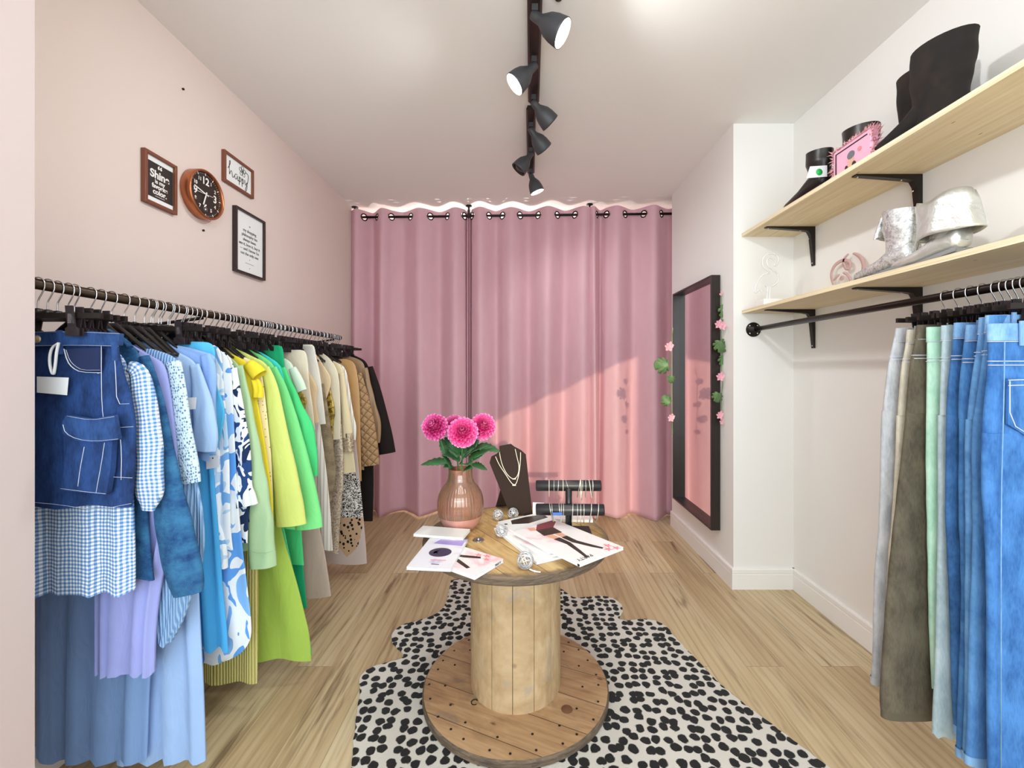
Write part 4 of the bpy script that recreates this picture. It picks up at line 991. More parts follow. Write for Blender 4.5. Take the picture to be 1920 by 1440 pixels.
# ---- long dresses behind
B1 = fab('dusty_blue_jersey', '#7f9fd0', 'plain'); B2 = fab('pale_denim_blue', '#9dbbe8', 'plain')
garment('maxi_dress', 'dusty blue maxi dress reaching almost to the floor, near end of the left rail', 'dress', 1.258, [(290,690),(302,760),(300,1000),(288,1150),(280,1300),(276,1424)], B1, t=.016, folds=(8, .007), ls=1.0, lx=-1.385)
garment('shirt_dress', 'long pale blue dress with a narrow skirt, next to the dusty blue maxi dress', 'dress', 1.296, [(320,690),(345,720),(360,850),(367,1000),(373,1123),(378,1220),(382,1290),(386,1424)], B2, t=.016, folds=(9, .008), ls=.8, lx=-1.24)
# ---- 6/7/8 blue blouses
B3 = fab('powder_blue_cotton', '#a9c8ee', 'plain'); B4 = fab('cornflower_crepe', '#8fb2e8', 'plain'); B5 = fab('cyan_viscose', '#5cbde8', 'plain')
b_ = garment('cotton_blouse', 'powder blue cotton blouse with flared short sleeve and white price tag', 'blouse', 1.333, [(314,661),(325,657),(345,665),(366,678),(372,700),(370,760),(366,850),(362,905)], B3, t=.015, folds=(8, .006),
        sleeves=[dict(path=[(364,684,9),(373,720,14),(382,770,20),(386,810,23),(384,845,21)], wr=.12, ymax=.024)])
pricetag(b_, [(339,746),(368,745),(366,767),(337,769)], rail_y(1.333)-.052, None, (352, 751))
garment('flutter_blouse', 'cornflower blue blouse with a draped cap sleeve, behind the powder blue one', 'blouse', 1.372, [(315,644),(347,650),(375,657),(401,665),(405,672),(396,695),(389,720),(389,800),(393,862)], B4, t=.015, folds=(8, .006),
        sleeves=[dict(path=[(385,665,10),(393,690,14),(392,740,12),(392,800,14),(391,850,13)], wr=.1)])
garment('ruffle_blouse', 'bright cyan ruffled top clipped to a bar hanger', 'top', 1.412, [(340,646),(386,639),(402,648),(404,672),(404,720),(415,745),(423,772),(416,810),(412,832),(396,850)], B5, t=.014, folds=(9, .007), hang='C', topw=.7)
garment('pleated_skirt', 'cyan blue pleated skirt hanging below the cyan ruffled top', 'skirt', 1.446, [(380,660),(395,800),(402,900),(410,1000),(416,1080),(420,1125),(426,1180),(428,1216)], fab('cyan_pleats', '#4fb0ee', 'plain'), t=.013, folds=(15, .010), hang='C', hem=.012, topw=.8)
# ---- printed ones
P1 = fab('blue_leaf_print', '#eaf0f4', 'print', '#78aee4', 1.0, col3='#b9d6ee'); P2 = fab('blue_flower_print', '#e9eff4', 'print', '#7fb4ea', .55, col3='#5f9fe6'); P3 = fab('navy_swirl_print', '#eef1f3', 'print', '#27477f', 1.25, col3='#1d2f55')
b_ = garment('printed_blouse', 'white blouse with pale blue leaf print, gathered cuff and white price tag', 'blouse', 1.482, [(386,646),(410,648),(416,670),(419,720),(424,780),(430,850),(431,940),(433,1000),(437,1030)], P1, t=.013, folds=(7, .005),
        sleeves=[dict(path=[(402,700,9),(398,800,12),(398,870,15),(398,930,15),(399,972,13),(402,985,9),(405,1000,15),(406,1030,20),(405,1064,22)], wr=.10, frill=.25)])
pricetag(b_, [(386,855),(410,854),(411,876),(387,880)], rail_y(1.482)-.050, None, (399, 859))
garment('floral_dress', 'pale blue dress with large flower print and curved hem', 'dress', 1.518, [(410,655),(424,664),(434,690),(437,760),(441,850),(447,950),(455,1030),(464,1104),(471,1160),(472,1198),(455,1226),(430,1240)], P2, t=.013, folds=(6, .006))
garment('swirl_dress', 'white and navy swirl print dress with frilled cuff', 'dress', 1.554, [(420,660),(434,671),(441,700),(448,760),(458,810),(466,850),(469,880),(466,960),(464,1020)], P3, t=.013, folds=(6, .005),
        sleeves=[dict(path=[(436,690,8),(444,760,12),(453,830,15),(456,880,16),(454,912,17),(457,930,22),(460,948,24)], wr=.08, frill=.3)])
garment('sequin_skirt', 'short royal blue sequined skirt peeping out below the frilled cuff', 'skirt', 1.582, [(430,720),(452,800),(466,880),(474,930),(476,976)], fab('royal_sequins', '#2b3fc4', 'sequin', '#12157a'), t=.012, folds=(5, .003), hang='C', topw=.8)
# ---- greens and yellows
S_ = fab('sage_satin', '#a9c79b', 'satin'); Y1 = fab('bright_yellow', '#f6dc3c', 'plain'); Y2 = fab('cream_dotted', '#ecdfae', 'dots', '#b59a4e'); LM = fab('lime_yellow', '#d3df7c', 'plain'); LM2 = fab('lime_green', '#a3bf52', 'plain')
G1 = fab('mint_green', '#7fe08a', 'plain'); G2 = fab('emerald_green', '#4fcf7f', 'plain'); TQ = fab('turquoise', '#3fd0c4', 'plain'); G3 = fab('jade_green', '#1fa873', 'plain'); KY = fab('straw_knit', '#d8d08a', 'rib', '#a99c55', .8)
sg = garment('sage_shirt', 'sage green satin shirt with long full sleeve', 'shirt', 1.610, [(420,664),(436,672),(448,685),(454,705),(458,760),(464,850),(468,950),(469,1035)], S_, t=.014, folds=(6, .005),
        sleeves=[dict(path=[(447,686,8),(457,740,11),(465,800,15),(475,870,19),(484,940,23),(489,1000,25),(492,1040,25),(494,1062,24)], wr=.12, ymax=.024)])
strip(sg, 'cuff_seam', [(468,1034),(490,1040),(516,1032)], rail_y(1.610)-.032, .0015, S_)
garment('knit_dress', 'long straw yellow ribbed knit dress, its hem just above the floor', 'dress', 1.638, [(430,700),(450,800),(466,950),(480,1040),(485,1073),(484,1200),(482,1278)], KY, t=.014, folds=(6, .006), ls=1.0)
garment('yellow_blouse', 'bright yellow blouse with open cap sleeve and ruffles', 'blouse', 1.672, [(417,655),(445,668),(462,678),(472,690),(478,720),(484,760),(492,800),(504,876),(513,953),(511,1005)], Y1, t=.014, folds=(9, .006),
        sleeves=[dict(path=[(466,682,11),(480,696,15),(487,704,14)], ymax=.022, both=True, yr=.8), dict(path=[(478,712,7),(485,728,10),(484,745,10)], name='ruffle', both=False, wr=.2, yr=.8)])
garment('dotted_blouse', 'cream blouse with fine dots, a narrow slice behind the yellow blouse', 'blouse', 1.704, [(431,656),(470,675),(488,685),(494,720),(499,760),(503,800),(509,856),(512,940),(513,1000)], Y2, t=.013, folds=(5, .004))
lc = garment('lime_coat', 'pale lime yellow coat with broad straight sleeve', 'coat', 1.738, [(415,635),(441,652),(470,667),(498,679),(508,700),(510,800),(512,900),(514,990)], LM, t=.014, folds=(4, .003),
        sleeves=[dict(path=[(496,690,9),(508,720,12),(516,770,15),(522,815,18),(530,860,21),(537,905,24),(543,950,27),(546,984,29)], wr=.03, ymax=.022)])
garment('lime_dress', 'lime green flared dress hanging below the lime coat', 'dress', 1.772, [(490,700),(505,800),(518,950),(536,1025),(546,1055),(560,1104),(571,1150),(581,1190),(584,1236)], LM2, t=.015, folds=(5, .006), ls=1.0)
garment('green_slip', 'mint green slip dress showing a thin green hem below the lime dress', 'dress', 1.800, [(495,700),(510,820),(530,980),(552,1080),(570,1150),(582,1200),(585,1226)], fab('mint_slip', '#4fc98d', 'plain'), t=.013, folds=(5, .005), ls=1.0)
garment('mint_coat', 'light green coat with long straight sleeve', 'coat', 1.850, [(441,642),(458,651),(476,658),(500,672),(514,684),(524,720),(535,800),(550,900),(560,990)], G1, t=.014, folds=(4, .003),
        sleeves=[dict(path=[(511,690,8),(526,730,13),(542,790,17),(556,850,20),(568,910,23),(577,960,25),(580,990,25)], wr=.03, ymax=.022)])
garment('turquoise_blouse', 'turquoise top, a thin slice above the emerald sleeve', 'top', 1.885, [(474,652),(500,666),(524,682),(531,700),(540,760),(548,820)], TQ, t=.012, folds=(4, .003))
garment('emerald_dress', 'emerald green dress with gathered sleeve', 'dress', 1.915, [(470,650),(500,666),(524,682),(534,700),(545,760),(556,850),(562,950),(570,1060)], G2, t=.013, folds=(6, .005),
        sleeves=[dict(path=[(528,690,7),(545,740,12),(560,780,16),(572,810,19),(577,840,17),(582,870,14),(585,893,12)], wr=.16, ymax=.024)])
garment('jade_trousers', 'jade green trousers clipped by the waist, flat panel beside the mint tee', 'trousers', 1.955, [(480,656),(522,646),(531,650),(534,695),(545,800),(558,950),(570,1080),(576,1142)], G3, t=.012, folds=(3, .003), hang='C', topw=.8)
# ---- creams and beiges
C1 = fab('pale_mint_jersey', '#d6e6d2', 'plain'); C2 = fab('gold_foil', '#c9ad5e', 'sequin', '#8a7030', .7); C3 = fab('cream_cotton', '#e6dcc4', 'plain'); C4 = fab('beige_sequin', '#cdbba0', 'sequin', '#9c8870'); C5 = fab('peach_crepe', '#e0c69e', 'plain')
C6 = fab('ivory_twill', '#e9e6dc', 'plain'); C7 = fab('taupe_chunky', '#a8977c', 'fuzzy', '#7c6c55'); C8 = fab('mauve_taupe', '#b7a294', 'plain'); C9 = fab('cream_knit', '#e8d9b2', 'plain'); CA = fab('white_stripe', '#f0eee8', 'stripe', '#cfc7b8', 1.5)
garment('mint_tee', 'very pale mint short sleeved tee', 't-shirt', 2.000, [(524,668),(543,676),(551,688),(556,730),(566,830),(574,905)], C1, t=.012, folds=(4, .003), sleeves=[dict(path=[(548,690,7),(558,712,10),(566,733,10)])])
garment('gold_blouse', 'gold foil top, only its shiny sleeve end showing', 'top', 2.030, [(540,690),(556,710),(567,735),(577,750),(572,770),(574,840)], C2, t=.011, folds=(3, .003))
garment('taupe_trousers', 'wide mauve taupe trousers, lowest hem in the middle of the left rail', 'trousers', 2.060, [(545,700),(565,800),(590,950),(608,1030),(616,1080),(621,1118)], C8, t=.013, folds=(5, .006), hang='C', topw=.8)
garment('cream_skirt', 'cream skirt held by a black clip', 'skirt', 2.090, [(552,656),(573,656),(577,675),(580,720),(589,780),(592,840)], C3, t=.011, folds=(4, .003), hang='C', topw=.8)
garment('taupe_tunic', 'dusty taupe tunic with rounded hems below the cream skirt', 'tunic', 2.115, [(550,690),(566,780),(580,880),(590,970),(594,1040)], fab('dusty_taupe', '#a98f80', 'plain'), t=.012, folds=(8, .008), hem=.014)
garment('sequin_blouse', 'beige sequined top beside the clipped cream skirt', 'top', 2.145, [(553,675),(566,690),(578,730),(590,765),(582,782),(590,850)], C4, t=.011, folds=(3, .003))
garment('flutter_blouse', 'peach beige top with fluttering cap sleeve, left of the ivory shorts', 'top', 2.175, [(560,672),(574,690),(586,708),(597,728),(592,746),(598,790)], C5, t=.011, folds=(5, .004))
garment('ivory_shorts', 'ivory tailored shorts clipped by the waist', 'shorts', 2.210, [(574,647),(589,645),(592,665),(600,700),(606,750),(611,797)], C6, t=.012, folds=(3, .002), hang='C', topw=.9)
garment('striped_cardigan', 'off white striped cardigan hem below the taupe chunky knit', 'cardigan', 2.240, [(585,690),(598,780),(612,880),(619,950),(624,1030)], CA, t=.011, folds=(6, .006))
garment('chunky_jumper', 'taupe chunky knit jumper with balloon sleeve', 'jumper', 2.270, [(578,680),(592,700),(600,760),(603,850),(604,920)], C7, t=.012, folds=(3, .002), sleeves=[dict(path=[(600,720,7),(606,780,11),(609,830,15),(612,880,18),(611,912,17),(609,928,13),(609,938,13)], wr=.06, ymax=.024)])
garment('frilled_blouse', 'peach top with frilled open sleeve', 'top', 2.300, [(584,656),(596,668),(610,690),(623,711),(616,738),(608,756),(613,800)], fab('light_peach', '#e3cba6', 'plain'), t=.011, folds=(6, .005))
garment('gold_lame_blouse', 'gold metallic top with a shiny pleated side', 'top', 2.330, [(598,668),(613,695),(621,735),(630,774),(625,788),(625,840)], fab('gold_lame', '#bfa24e', 'sequin', '#6f5a22', .5), t=.011, folds=(5, .004))
garment('badge_blouse', 'cream top with frilled neck and small round badge', 'top', 2.360, [(599,658),(618,671),(631,690),(637,715),(639,780),(638,822)], C3, t=.011, folds=(5, .004))
garment('sequin_dress', 'long silver beige sequined dress', 'dress', 2.395, [(600,672),(624,690),(634,720),(641,800),(646,885),(641,940),(636,1000),(635,1036)], fab('silver_beige_sequin', '#d2c5b2', 'sequin', '#a08f7c'), t=.012, folds=(4, .004))
garment('cream_jumper', 'cream jumper with sequined cuff', 'jumper', 2.430, [(613,672),(634,680),(644,692),(650,740),(656,800),(663,850),(667,886)], C9, t=.012, folds=(4, .003), sleeves=[dict(path=[(640,700,5),(645,750,7),(650,790,9),(652,820,10)], yr=.8), dict(path=[(652,812,10),(653,846,11)], m=C4, name='sequin_cuff', yr=.8)])
garment('striped_shirt', 'thin white striped shirt next to the cream jumper', 'shirt', 2.465, [(632,680),(648,688),(654,720),(663,780),(669,800),(667,825)], CA, t=.011, folds=(4, .003))
garment('leopard_dress', 'mauve grey dress printed with a large leopard', 'dress', 2.510, [(640,690),(658,740),(667,820),(673,880),(680,955),(686,1020),(688,1056)], fab('leopard_print_dress', '#c0afa9', 'leopard'), t=.014, folds=(3, .003))
garment('tan_dress', 'tan satin dress, a slim golden slice beside the quilted jacket', 'dress', 2.545, [(648,673),(664,678),(670,698),(675,740),(676,820),(678,900)], fab('tan_satin', '#b9905f', 'satin'), t=.011, folds=(4, .003))
garment('quilted_jacket', 'tan brown quilted jacket with diamond stitched sleeve', 'jacket', 2.580, [(650,673),(666,680),(672,705),(676,760),(680,830),(683,880)], fab('tan_quilt', '#a5835f', 'quilt', '#6f5438'), t=.013, folds=(3, .002),
        sleeves=[dict(path=[(672,700,6),(679,740,11),(686,790,16),(691,835,18),(695,872,17)], ymax=.024)])
garment('satin_jacket', 'taupe satin jacket with a lace trimmed shoulder', 'jacket', 2.625, [(652,667),(672,673),(684,682),(688,720),(690,780),(692,840)], fab('taupe_satin', '#96795c', 'satin'), t=.012, folds=(3, .003),
        sleeves=[dict(path=[(684,690,5),(693,740,7),(703,780,8),(709,800,7),(707,830,5)], wr=.2)])
garment('black_coat', 'long black brown coat at the far end of the left rail', 'coat', 2.668, [(652,662),(672,669),(688,678),(696,705),(699,800),(701,900),(699,975)], fab('black_wool', '#1c1412', 'plain'), t=.014, folds=(3, .003),
        sleeves=[dict(path=[(692,688,7),(702,730,12),(712,780,15),(720,820,17),(725,850,17)], ymax=.024)])
# hangers whose clothes are lost in the crush
for Y in (1.017, 1.038, 1.085, 1.328, 1.356, 1.40, 1.455, 1.545, 1.61, 1.67, 1.705, 1.758, 1.82, 1.88, 1.905, 1.94, 1.99, 2.025, 2.06, 2.12, 2.16, 2.205, 2.255, 2.32, 2.41, 2.46, 2.50, 2.58, 2.605, 2.635, 2.685):
    hanger('C', Y, 'black hanger with a chrome hook squeezed among the clothes on the left rail', group='hangers squeezed among the clothes')
# ================================================================ right rail with jeans
QX, QZ = 1.275, 1.4225
M_pipe = mat('black_pipe', '#241a16', .32, .6)
rp = empty('pipe_rail', (QX, 2.0, QZ), 'black steel pipe rail fixed to the white column, holding the jeans', 'clothes rail')
MB().tube([(QX, .70, QZ), (QX, YC-.004, QZ)], .0125, 20).build('pipe', M_pipe, rp)
MB().lathe([(0, 0), (.040, 0), (.040, .006), (.022, .008), (.019, .03), (0, .03)], (QX, YC-.0005, QZ), 24, axis=(0, -1, 0)).build('flange', M_black, rp)
for a in (45, 135, 225, 315):
    c = Vector((QX+.029*cos(radians(a)), YC-.0065, QZ+.029*sin(radians(a)))); MB().lathe([(0, .003), (.004, .002), (.005, 0)], c, 10, axis=(0, -1, 0)).build('screw', M_chrome, rp)
def jeans(label, Y, left, m, light, hemw=.085, flare=0.0, xc=QX, hemcol=None, back=False, ripped=False, raw=False):
    """left: aisle-side edge from waist to hem, in picture points at depth Y"""
    R = rowpts(left, Y); top = R[0].z; sd = int(Y*1000); rnd = random.Random(sd); hw0 = xc - R[0].x; zc = top - .25
    L = [0]
    for a, b in zip(R, R[1:]): L.append(L[-1] + (b-a).length)
    N = 40; rings = []; uvs = []; crossed = None
    for i, p in enumerate(R):
        if p.z < zc: crossed = i; break
        xl = p.x; xr = min(1.47, 2*xc - xl); hw = (xr-xl)/2; xm = (xr+xl)/2; t = .012 + .003*min(1, L[i]/.2); rg = []; uv = []
        for j in range(N):
            th = 2*pi*j/N; c, s = cos(th), sin(th); x = xm + hw*math.copysign(abs(c)**.6, c)
            y = Y + t*math.copysign(abs(s)**.7, s) + .002*sin(x*40 + sd) ; rg.append(Vector((x, y, p.z))); uv.append((x, L[i]))
        rings.append(rg); uvs.append(uv)
    o = MB().rings(rings, uvs).build('jeans', m); tag(o, label, 'jeans')
    for side in (1, -1):                          # aisle leg, wall leg
        rg_ = []; uv_ = []
        for i in range(crossed-1, len(R)):
            p = R[i]; f = (zc - p.z)/max(1e-6, zc - R[-1].z); f = max(0, min(1, f))
            w = max(.045, (xc - R[crossed-1].x)/2*(1-f)**.7*1.0 + (hemw)*(1-(1-f)**.7)); xm = p.x + w
            dyy = .001*sin(i*.2 + sd) + side*.001
            if side < 0: xm = 2*xc - xm
            rg = []; uv = []
            for j in range(N):
                th = 2*pi*j/N; c, s = cos(th), sin(th); x = xm + w*math.copysign(abs(c)**.65, c); x = min(1.48, x)
                t = .0135 + .003*flare*f
                wr = .008*sin(L[i]*55 + 2*c + sd)*f*(1-f)*4
                rg.append(Vector((x, Y + dyy + t*math.copysign(abs(s)**.75, s)*(1+wr*14), p.z + (.004*sin(7*th+sd) if raw and i == len(R)-1 else 0)))); uv.append((x + side*.5, L[i]))
            rg_.append(rg); uv_.append(uv)
        lg = MB().rings(rg_, uv_).build('leg', m, o)
        # turned hem
        h = [[v + Vector((0, 0, 0)) for v in rg_[-1]], [v + Vector((0, 0, .022)) for v in rg_[-1]]]
        cen = [sum((v for v in q), Vector())/N for q in h]
        h = [[c2 + (v-c2)*1.03 for v in q] for q, c2 in zip(h, cen)]
        if not raw: MB().rings(h, [[(0, 0)]*N]*2).build('hem', light, lg)
    # waistband, seams and belt loops
    xl = R[0].x; xr = min(1.47, 2*xc-xl)
    wb = []
    for dz in (.001, -.018, -.038):
        k = min(len(R)-1, max(0, int(-dz/.014))); x0 = R[k].x - .0015; x1 = min(1.475, 2*xc - x0); hw = (x1-x0)/2; xm = (x0+x1)/2
        wb.append([Vector((xm + hw*math.copysign(abs(cos(a))**.6, cos(a)), Y + (.0135 + .001*(dz < -.01))*math.copysign(abs(sin(a))**.7, sin(a)), top+dz)) for a in [2*pi*j/N for j in range(N)]])
    MB().rings(wb, [[(v.x, v.z) for v in q] for q in wb]).build('waistband', light, o)
    def seam(dz, r=.0011):
        k = min(len(R)-1, int(-dz/.014)); x0 = R[k].x - .0012; x1 = min(1.476, 2*xc-x0); hw = (x1-x0)/2; xm = (x0+x1)/2; t = .0140+.003*min(1, -dz/.2)
        MB().tube([(xm + hw*math.copysign(abs(cos(a))**.6, cos(a)), Y + t*math.copysign(abs(sin(a))**.7, sin(a)), top+dz) for a in [2*pi*j/28 for j in range(28)]], r, 5, closed=True).build('stitching', D_stitch if not ripped else light, o)
    seam(-.040); seam(-.085); seam(-.094)
    for q in ((.3, -1), (.75, -1)):
        x = xl + (xr-xl)*q[0]*.5; MB().obox((x, Y-.0165, top-.022), (.005, 0, 0), (0, .0015, 0), (0, 0, .028)).build('belt_loop', light, o)
    if back:
        y = Y-.019
        MB().prism([(1.098, y, top-.125), (1.205, y, top-.122), (1.205, y, top-.225), (1.152, y, top-.262), (1.098, y, top-.228)], (0, .006, 0)).build('back_pocket', m, o, bevel=.002)
        for d in (0, .012):
            MB().tube([(1.098, y-.0005, top-.128-d), (1.205, y-.0005, top-.125-d)], .0011, 6).build('stitching', D_stitch, o)
        MB().tube(smooth_poly([(1.101, y-.0005, top-.130), (1.101, y-.0005, top-.224), (1.152, y-.0005, top-.256), (1.202, y-.0005, top-.222)], 1), .0011, 6).build('stitching', D_stitch, o)
    if back:
        MB().tube([P(x, yy, Y-.0165) for x, yy in ((1884, 640), (1882, 760), (1878, 900), (1877, 1050), (1877, 1440))], .0011, 6).build('stitching', lb, o)
    hanger('C', Y, 'clip hanger holding the ' + brief(label), QX, QZ, flipx=True)
    return o
J = lambda n, a, b: fab(n, a, 'denim', b)
jl = J('grey_denim', '#c3c5c8', '#8d9098'); jc = J('ecru_denim', '#cdc6b4', '#a39c8a'); jo = J('olive_grey_denim', '#6a6252', '#3a352c'); jm = J('mint_cotton', '#bfe3cf', '#93c7ae'); jp = J('ice_denim', '#bccfd4', '#8aa3b0')
jb = [J('blue_denim_%d' % i, a, b) for i, (a, b) in enumerate([('#4577b2', '#173664'), ('#4f86c0', '#224d86'), ('#6c9fd2', '#36659f'), ('#5e93ca', '#2b5a97'), ('#4a80c0', '#15427f')])]
lb = J('blue_denim_light', '#8db6de', '#4d7fb6')
jeans('light grey jeans, farthest pair on the right rail', 1.300, [(1681,616),(1676,640),(1668,670),(1662,707),(1653,787),(1652,853),(1650,1000),(1641,1060),(1638,1160),(1639,1213),(1635,1283)], jl, jl, .05)
jeans('ecru slim jeans, second pair from the far end of the right rail', 1.262, [(1702,619),(1698,653),(1690,685),(1683,770),(1680,853),(1673,1000),(1668,1027),(1662,1150),(1658,1262)], jc, jc, .052)
jeans('dark olive grey bootcut jeans with flared hem', 1.228, [(1721,610),(1713,655),(1706,685),(1697,820),(1684,920),(1674,1000),(1666,1093),(1656,1227),(1650,1312),(1655,1345)], jo, jo, .072, flare=1)
jeans('mint green jeans with pale rivets', 1.196, [(1739,614),(1739,687),(1738,787),(1740,1000),(1740,1027),(1744,1160),(1749,1290)], jm, jm, .055, raw=True)
jeans('icy pale blue ripped jeans with frayed hem', 1.160, [(1767,611),(1763,720),(1761,837),(1760,1000),(1758,1160),(1752,1300),(1750,1378)], jp, jp, .055, raw=True)
jeans('mid blue jeans with a worn, creased lower leg', 1.125, [(1791,606),(1787,662),(1779,723),(1775,820),(1775,953),(1778,1027),(1786,1260),(1792,1376)], jb[0], lb, .056)
jeans('denim blue jeans, narrow slice beside the creased pair', 1.094, [(1814,610),(1808,662),(1801,723),(1800,787),(1800,953),(1805,1060),(1802,1260),(1795,1418)], jb[1], lb, .056)
jeans('soft blue straight jeans, fourth pair from the near end', 1.066, [(1838,596),(1832,650),(1822,708),(1813,787),(1811,920),(1813,1060),(1812,1260),(1808,1425)], jb[2], lb, .056)
jeans('medium blue jeans half hidden behind the nearest pair', 1.040, [(1850,592),(1846,647),(1834,739),(1825,803),(1826,953),(1824,1093),(1818,1260),(1812,1432)], jb[3], lb, .056)
jeans('bright blue wide jeans with back pocket, nearest pair on the right rail', .995, [(1852,608),(1856,662),(1853,700),(1848,754),(1842,820),(1843,920),(1848,1000),(1850,1060),(1853,1260),(1853,1440),(1852,1470)], jb[4], lb, .075, back=True)
for Y in (1.02, 1.052, 1.08, 1.11, 1.142):
    hanger('C', Y, 'black clip hanger squeezed between the blue jeans', QX, QZ, group='clip hangers between the jeans', flipx=True)
# ================================================================ wall shelves and what stands on them
def plymat():
    t = NT('birch_board'); v = t.coord('Object', (30, 1.2, 30)); g = t.noise(v, 1.5, 4, .6, .5); k = t.voro(t.coord('Object', (7, 3, 7)), 2.4, 'F1')
    base = t.ramp(g, [(.3, lin('#d3bd94')), (.6, lin('#e0d0ae')), (.8, lin('#ebdfc4'))])
    t.set(Base_Color=t.mix(t.ramp(k, [(.035, (.8,.8,.8)), (.06, (0,0,0))]), base, lin('#8d6a40')), Roughness=.55); return t.m
M_ply = plymat(); M_br = mat('bracket_black', '#1d1511', .4, .3)
SX = 1.211
def edge_mat():
    t = NT('birch_edge'); v = t.coord('Object', (4, 1.5, 180)); g = t.noise(v, 1.5, 3, .6); t.set(Base_Color=t.ramp(g, [(.35, lin('#dcc89e')), (.6, lin('#f1e6c8'))]), Roughness=.6); return t.m
M_edge = edge_mat()
def shelf(z0, label):
    m = MB().box((SX, .45, z0), (XR, YC-.003, z0+.0175)); m.mi = [0, 0, 0, 0, 0, 1]
    o = m.build('wall_shelf', [M_ply, M_edge]); tag(o, label, 'shelf'); return o
ZU, ZL = 1.932, 1.510
shelf(ZU, 'upper pale birch wall shelf carrying the black boots'); shelf(ZL, 'lower pale birch wall shelf carrying the silver boots and flamingo lamp')
def bracket(y, z, label):
    r = empty('shelf_bracket', (XR, y, z), label, 'bracket'); w = .011
    prof = [(XR, z), (XR-.248, z), (XR-.248, z-.005), (XR-.055, z-.020), (XR-.034, z-.024), (XR-.022, z-.046), (XR-.006, z-.198), (XR, z-.198)]
    MB().prism([(a, y-w, b) for a, b in prof], (0, 2*w, 0)).build('arm', M_br, r, bevel=.0015)
    for a, b, ax in ((XR-.235, z-.0075, (0, 0, -1)), (XR-.07, z-.019, (0, 0, -1)), (XR-.027, z-.06, (-1, 0, 0)), (XR-.009, z-.185, (-1, 0, 0))):
        MB().lathe([(0, .0025), (.003, .002), (.0035, 0)], (a, y, b), 8, axis=ax).build('screw', M_chrome, r)
for z, l in ((ZU, 'upper'), (ZL, 'lower')):
    bracket(2.215, z, f'black steel bracket under the {l} shelf, near the white column'); bracket(1.626, z, f'black steel bracket under the {l} shelf, nearer the jeans')

def boot(name, label, loc, yaw, foot, sh_h, sw, sd, mats, heel=.02, sole=.010, group=None, ankle=.085, top_flare=1.0, tilt=0.0, toe=.6, pinch=.10, base_w=.050, low=.35):
    """local frame: toe along +x, origin at the ankle on the shelf"""
    r = empty(name, loc, label, 'boot', group); M = Matrix.Translation(Vector(loc)) @ Matrix.Rotation(yaw, 4, 'Z')
    up, so = mats; mb = MB(); rings = []; N = 26
    xb = -.052
    for i in range(15):
        f = i/14; x = xb + (foot)*f; base = sole + heel*max(0, 1-f*2.0)
        w = (.028 + .010*sin(pi*min(1, f*1.25)))*(1 if f < .8 else (1-((f-.8)/.2)**2*(toe)) )
        hgt = ankle*(1 - .0*f) if f < .33 else ankle*(1-.62*((f-.33)/.67)**.6)
        if f > .93: hgt *= 1-.45*((f-.93)/.07)**2
        rings.append([M @ Vector((x + (.010 if i == 14 else 0)*0, w*cos(a), base + hgt*.5 + hgt*.5*math.copysign(abs(sin(a))**.8, sin(a)))) for a in [2*pi*k/N for k in range(N)]])
    mb.rings(rings, cap0=True, cap1=True); mb.build('foot', up, r)
    sm = MB(); pts = [];
    for i in range(15):
        f = i/14; x = xb + foot*f + (.004 if i == 14 else 0); w = (.030 + .010*sin(pi*min(1, f*1.25)))*(1 if f < .8 else (1-((f-.8)/.2)**2*toe)); pts.append((x, w, heel*max(0, 1-f*2.0)))
    rg = [[M @ Vector((x, w, z)), M @ Vector((x, -w, z)), M @ Vector((x, -w, z+sole+.002)), M @ Vector((x, w, z+sole+.002))] for x, w, z in pts]
    sm.rings(rg, cap0=True, cap1=True)
    if heel > .012: sm.prism([M @ Vector(q) for q in ((-.054, -.026, 0), (-.004, -.026, 0), (-.002, -.028, heel+.004), (-.056, -.028, heel+.006))], M.to_3x3() @ Vector((0, .053, 0)))
    for i in range(len(sm.sm)): sm.sm[i] = False
    sm.build('sole', so, r)
    sh = []; z0 = sole + heel + ankle*low
    for i in range(20):
        f = i/19; z = z0 + (sh_h - z0)*f; k = 1 - pinch*sin(pi*min(1, f*1.6))*(1 if f < .625 else 0); g = 1 + (top_flare-1)*f**1.5
        cx_ = -.006 + tilt*f; wx = (base_w + (sw-base_w)*min(1, f*1.6))*k*g; wy = (.034 + (sd-.034)*min(1, f*1.6))*k*g
        sh.append([M @ Vector((cx_ + wx*cos(a)*(1+.02*sin(z*90+a)), wy*sin(a), z + .010*cos(a)*f)) for a in [2*pi*j/N for j in range(N)]])
    m2 = MB().rings(sh, [[(j/N*.3, i*.01) for j in range(N)] for i in range(20)])
    tc = M @ Vector((-.006+tilt, 0, sh_h)); inn = [[(v - tc)*k + tc - Vector((0, 0, d)) for v in sh[-1]] for d, k in ((0, .95), (.02, .88), (.05, .70))]
    m2.rings([sh[-1]] + inn); s_ = m2.build('shaft', up, r)
    return r, M, s_
def suede():
    t = NT('black_suede'); n = t.noise(t.coord('Object'), 14, 3); t.set(Base_Color=t.ramp(n, [(.4, lin('#16110f')), (.7, lin('#2c211b'))]), Roughness=.9); return t.m
def crinkle():
    t = NT('silver_leather'); v = t.coord('Object'); n = t.noise(v, 90, 4, .7, .8); t.set(Base_Color=t.ramp(n, [(.35, lin('#9fa3a8')), (.6, lin('#f2f2ef'))]), Metallic=.7, Roughness=.3); t.bump(t.noise(v, 130, 4, .7), .6, .004); return t.m
M_sue = suede(); M_sil = crinkle(); M_sole = mat('dark_sole', '#100c0b', .6); M_ssole = mat('silver_sole', '#8f8f90', .5, .3)
zu, zl = ZU+.0180, ZL+.0180
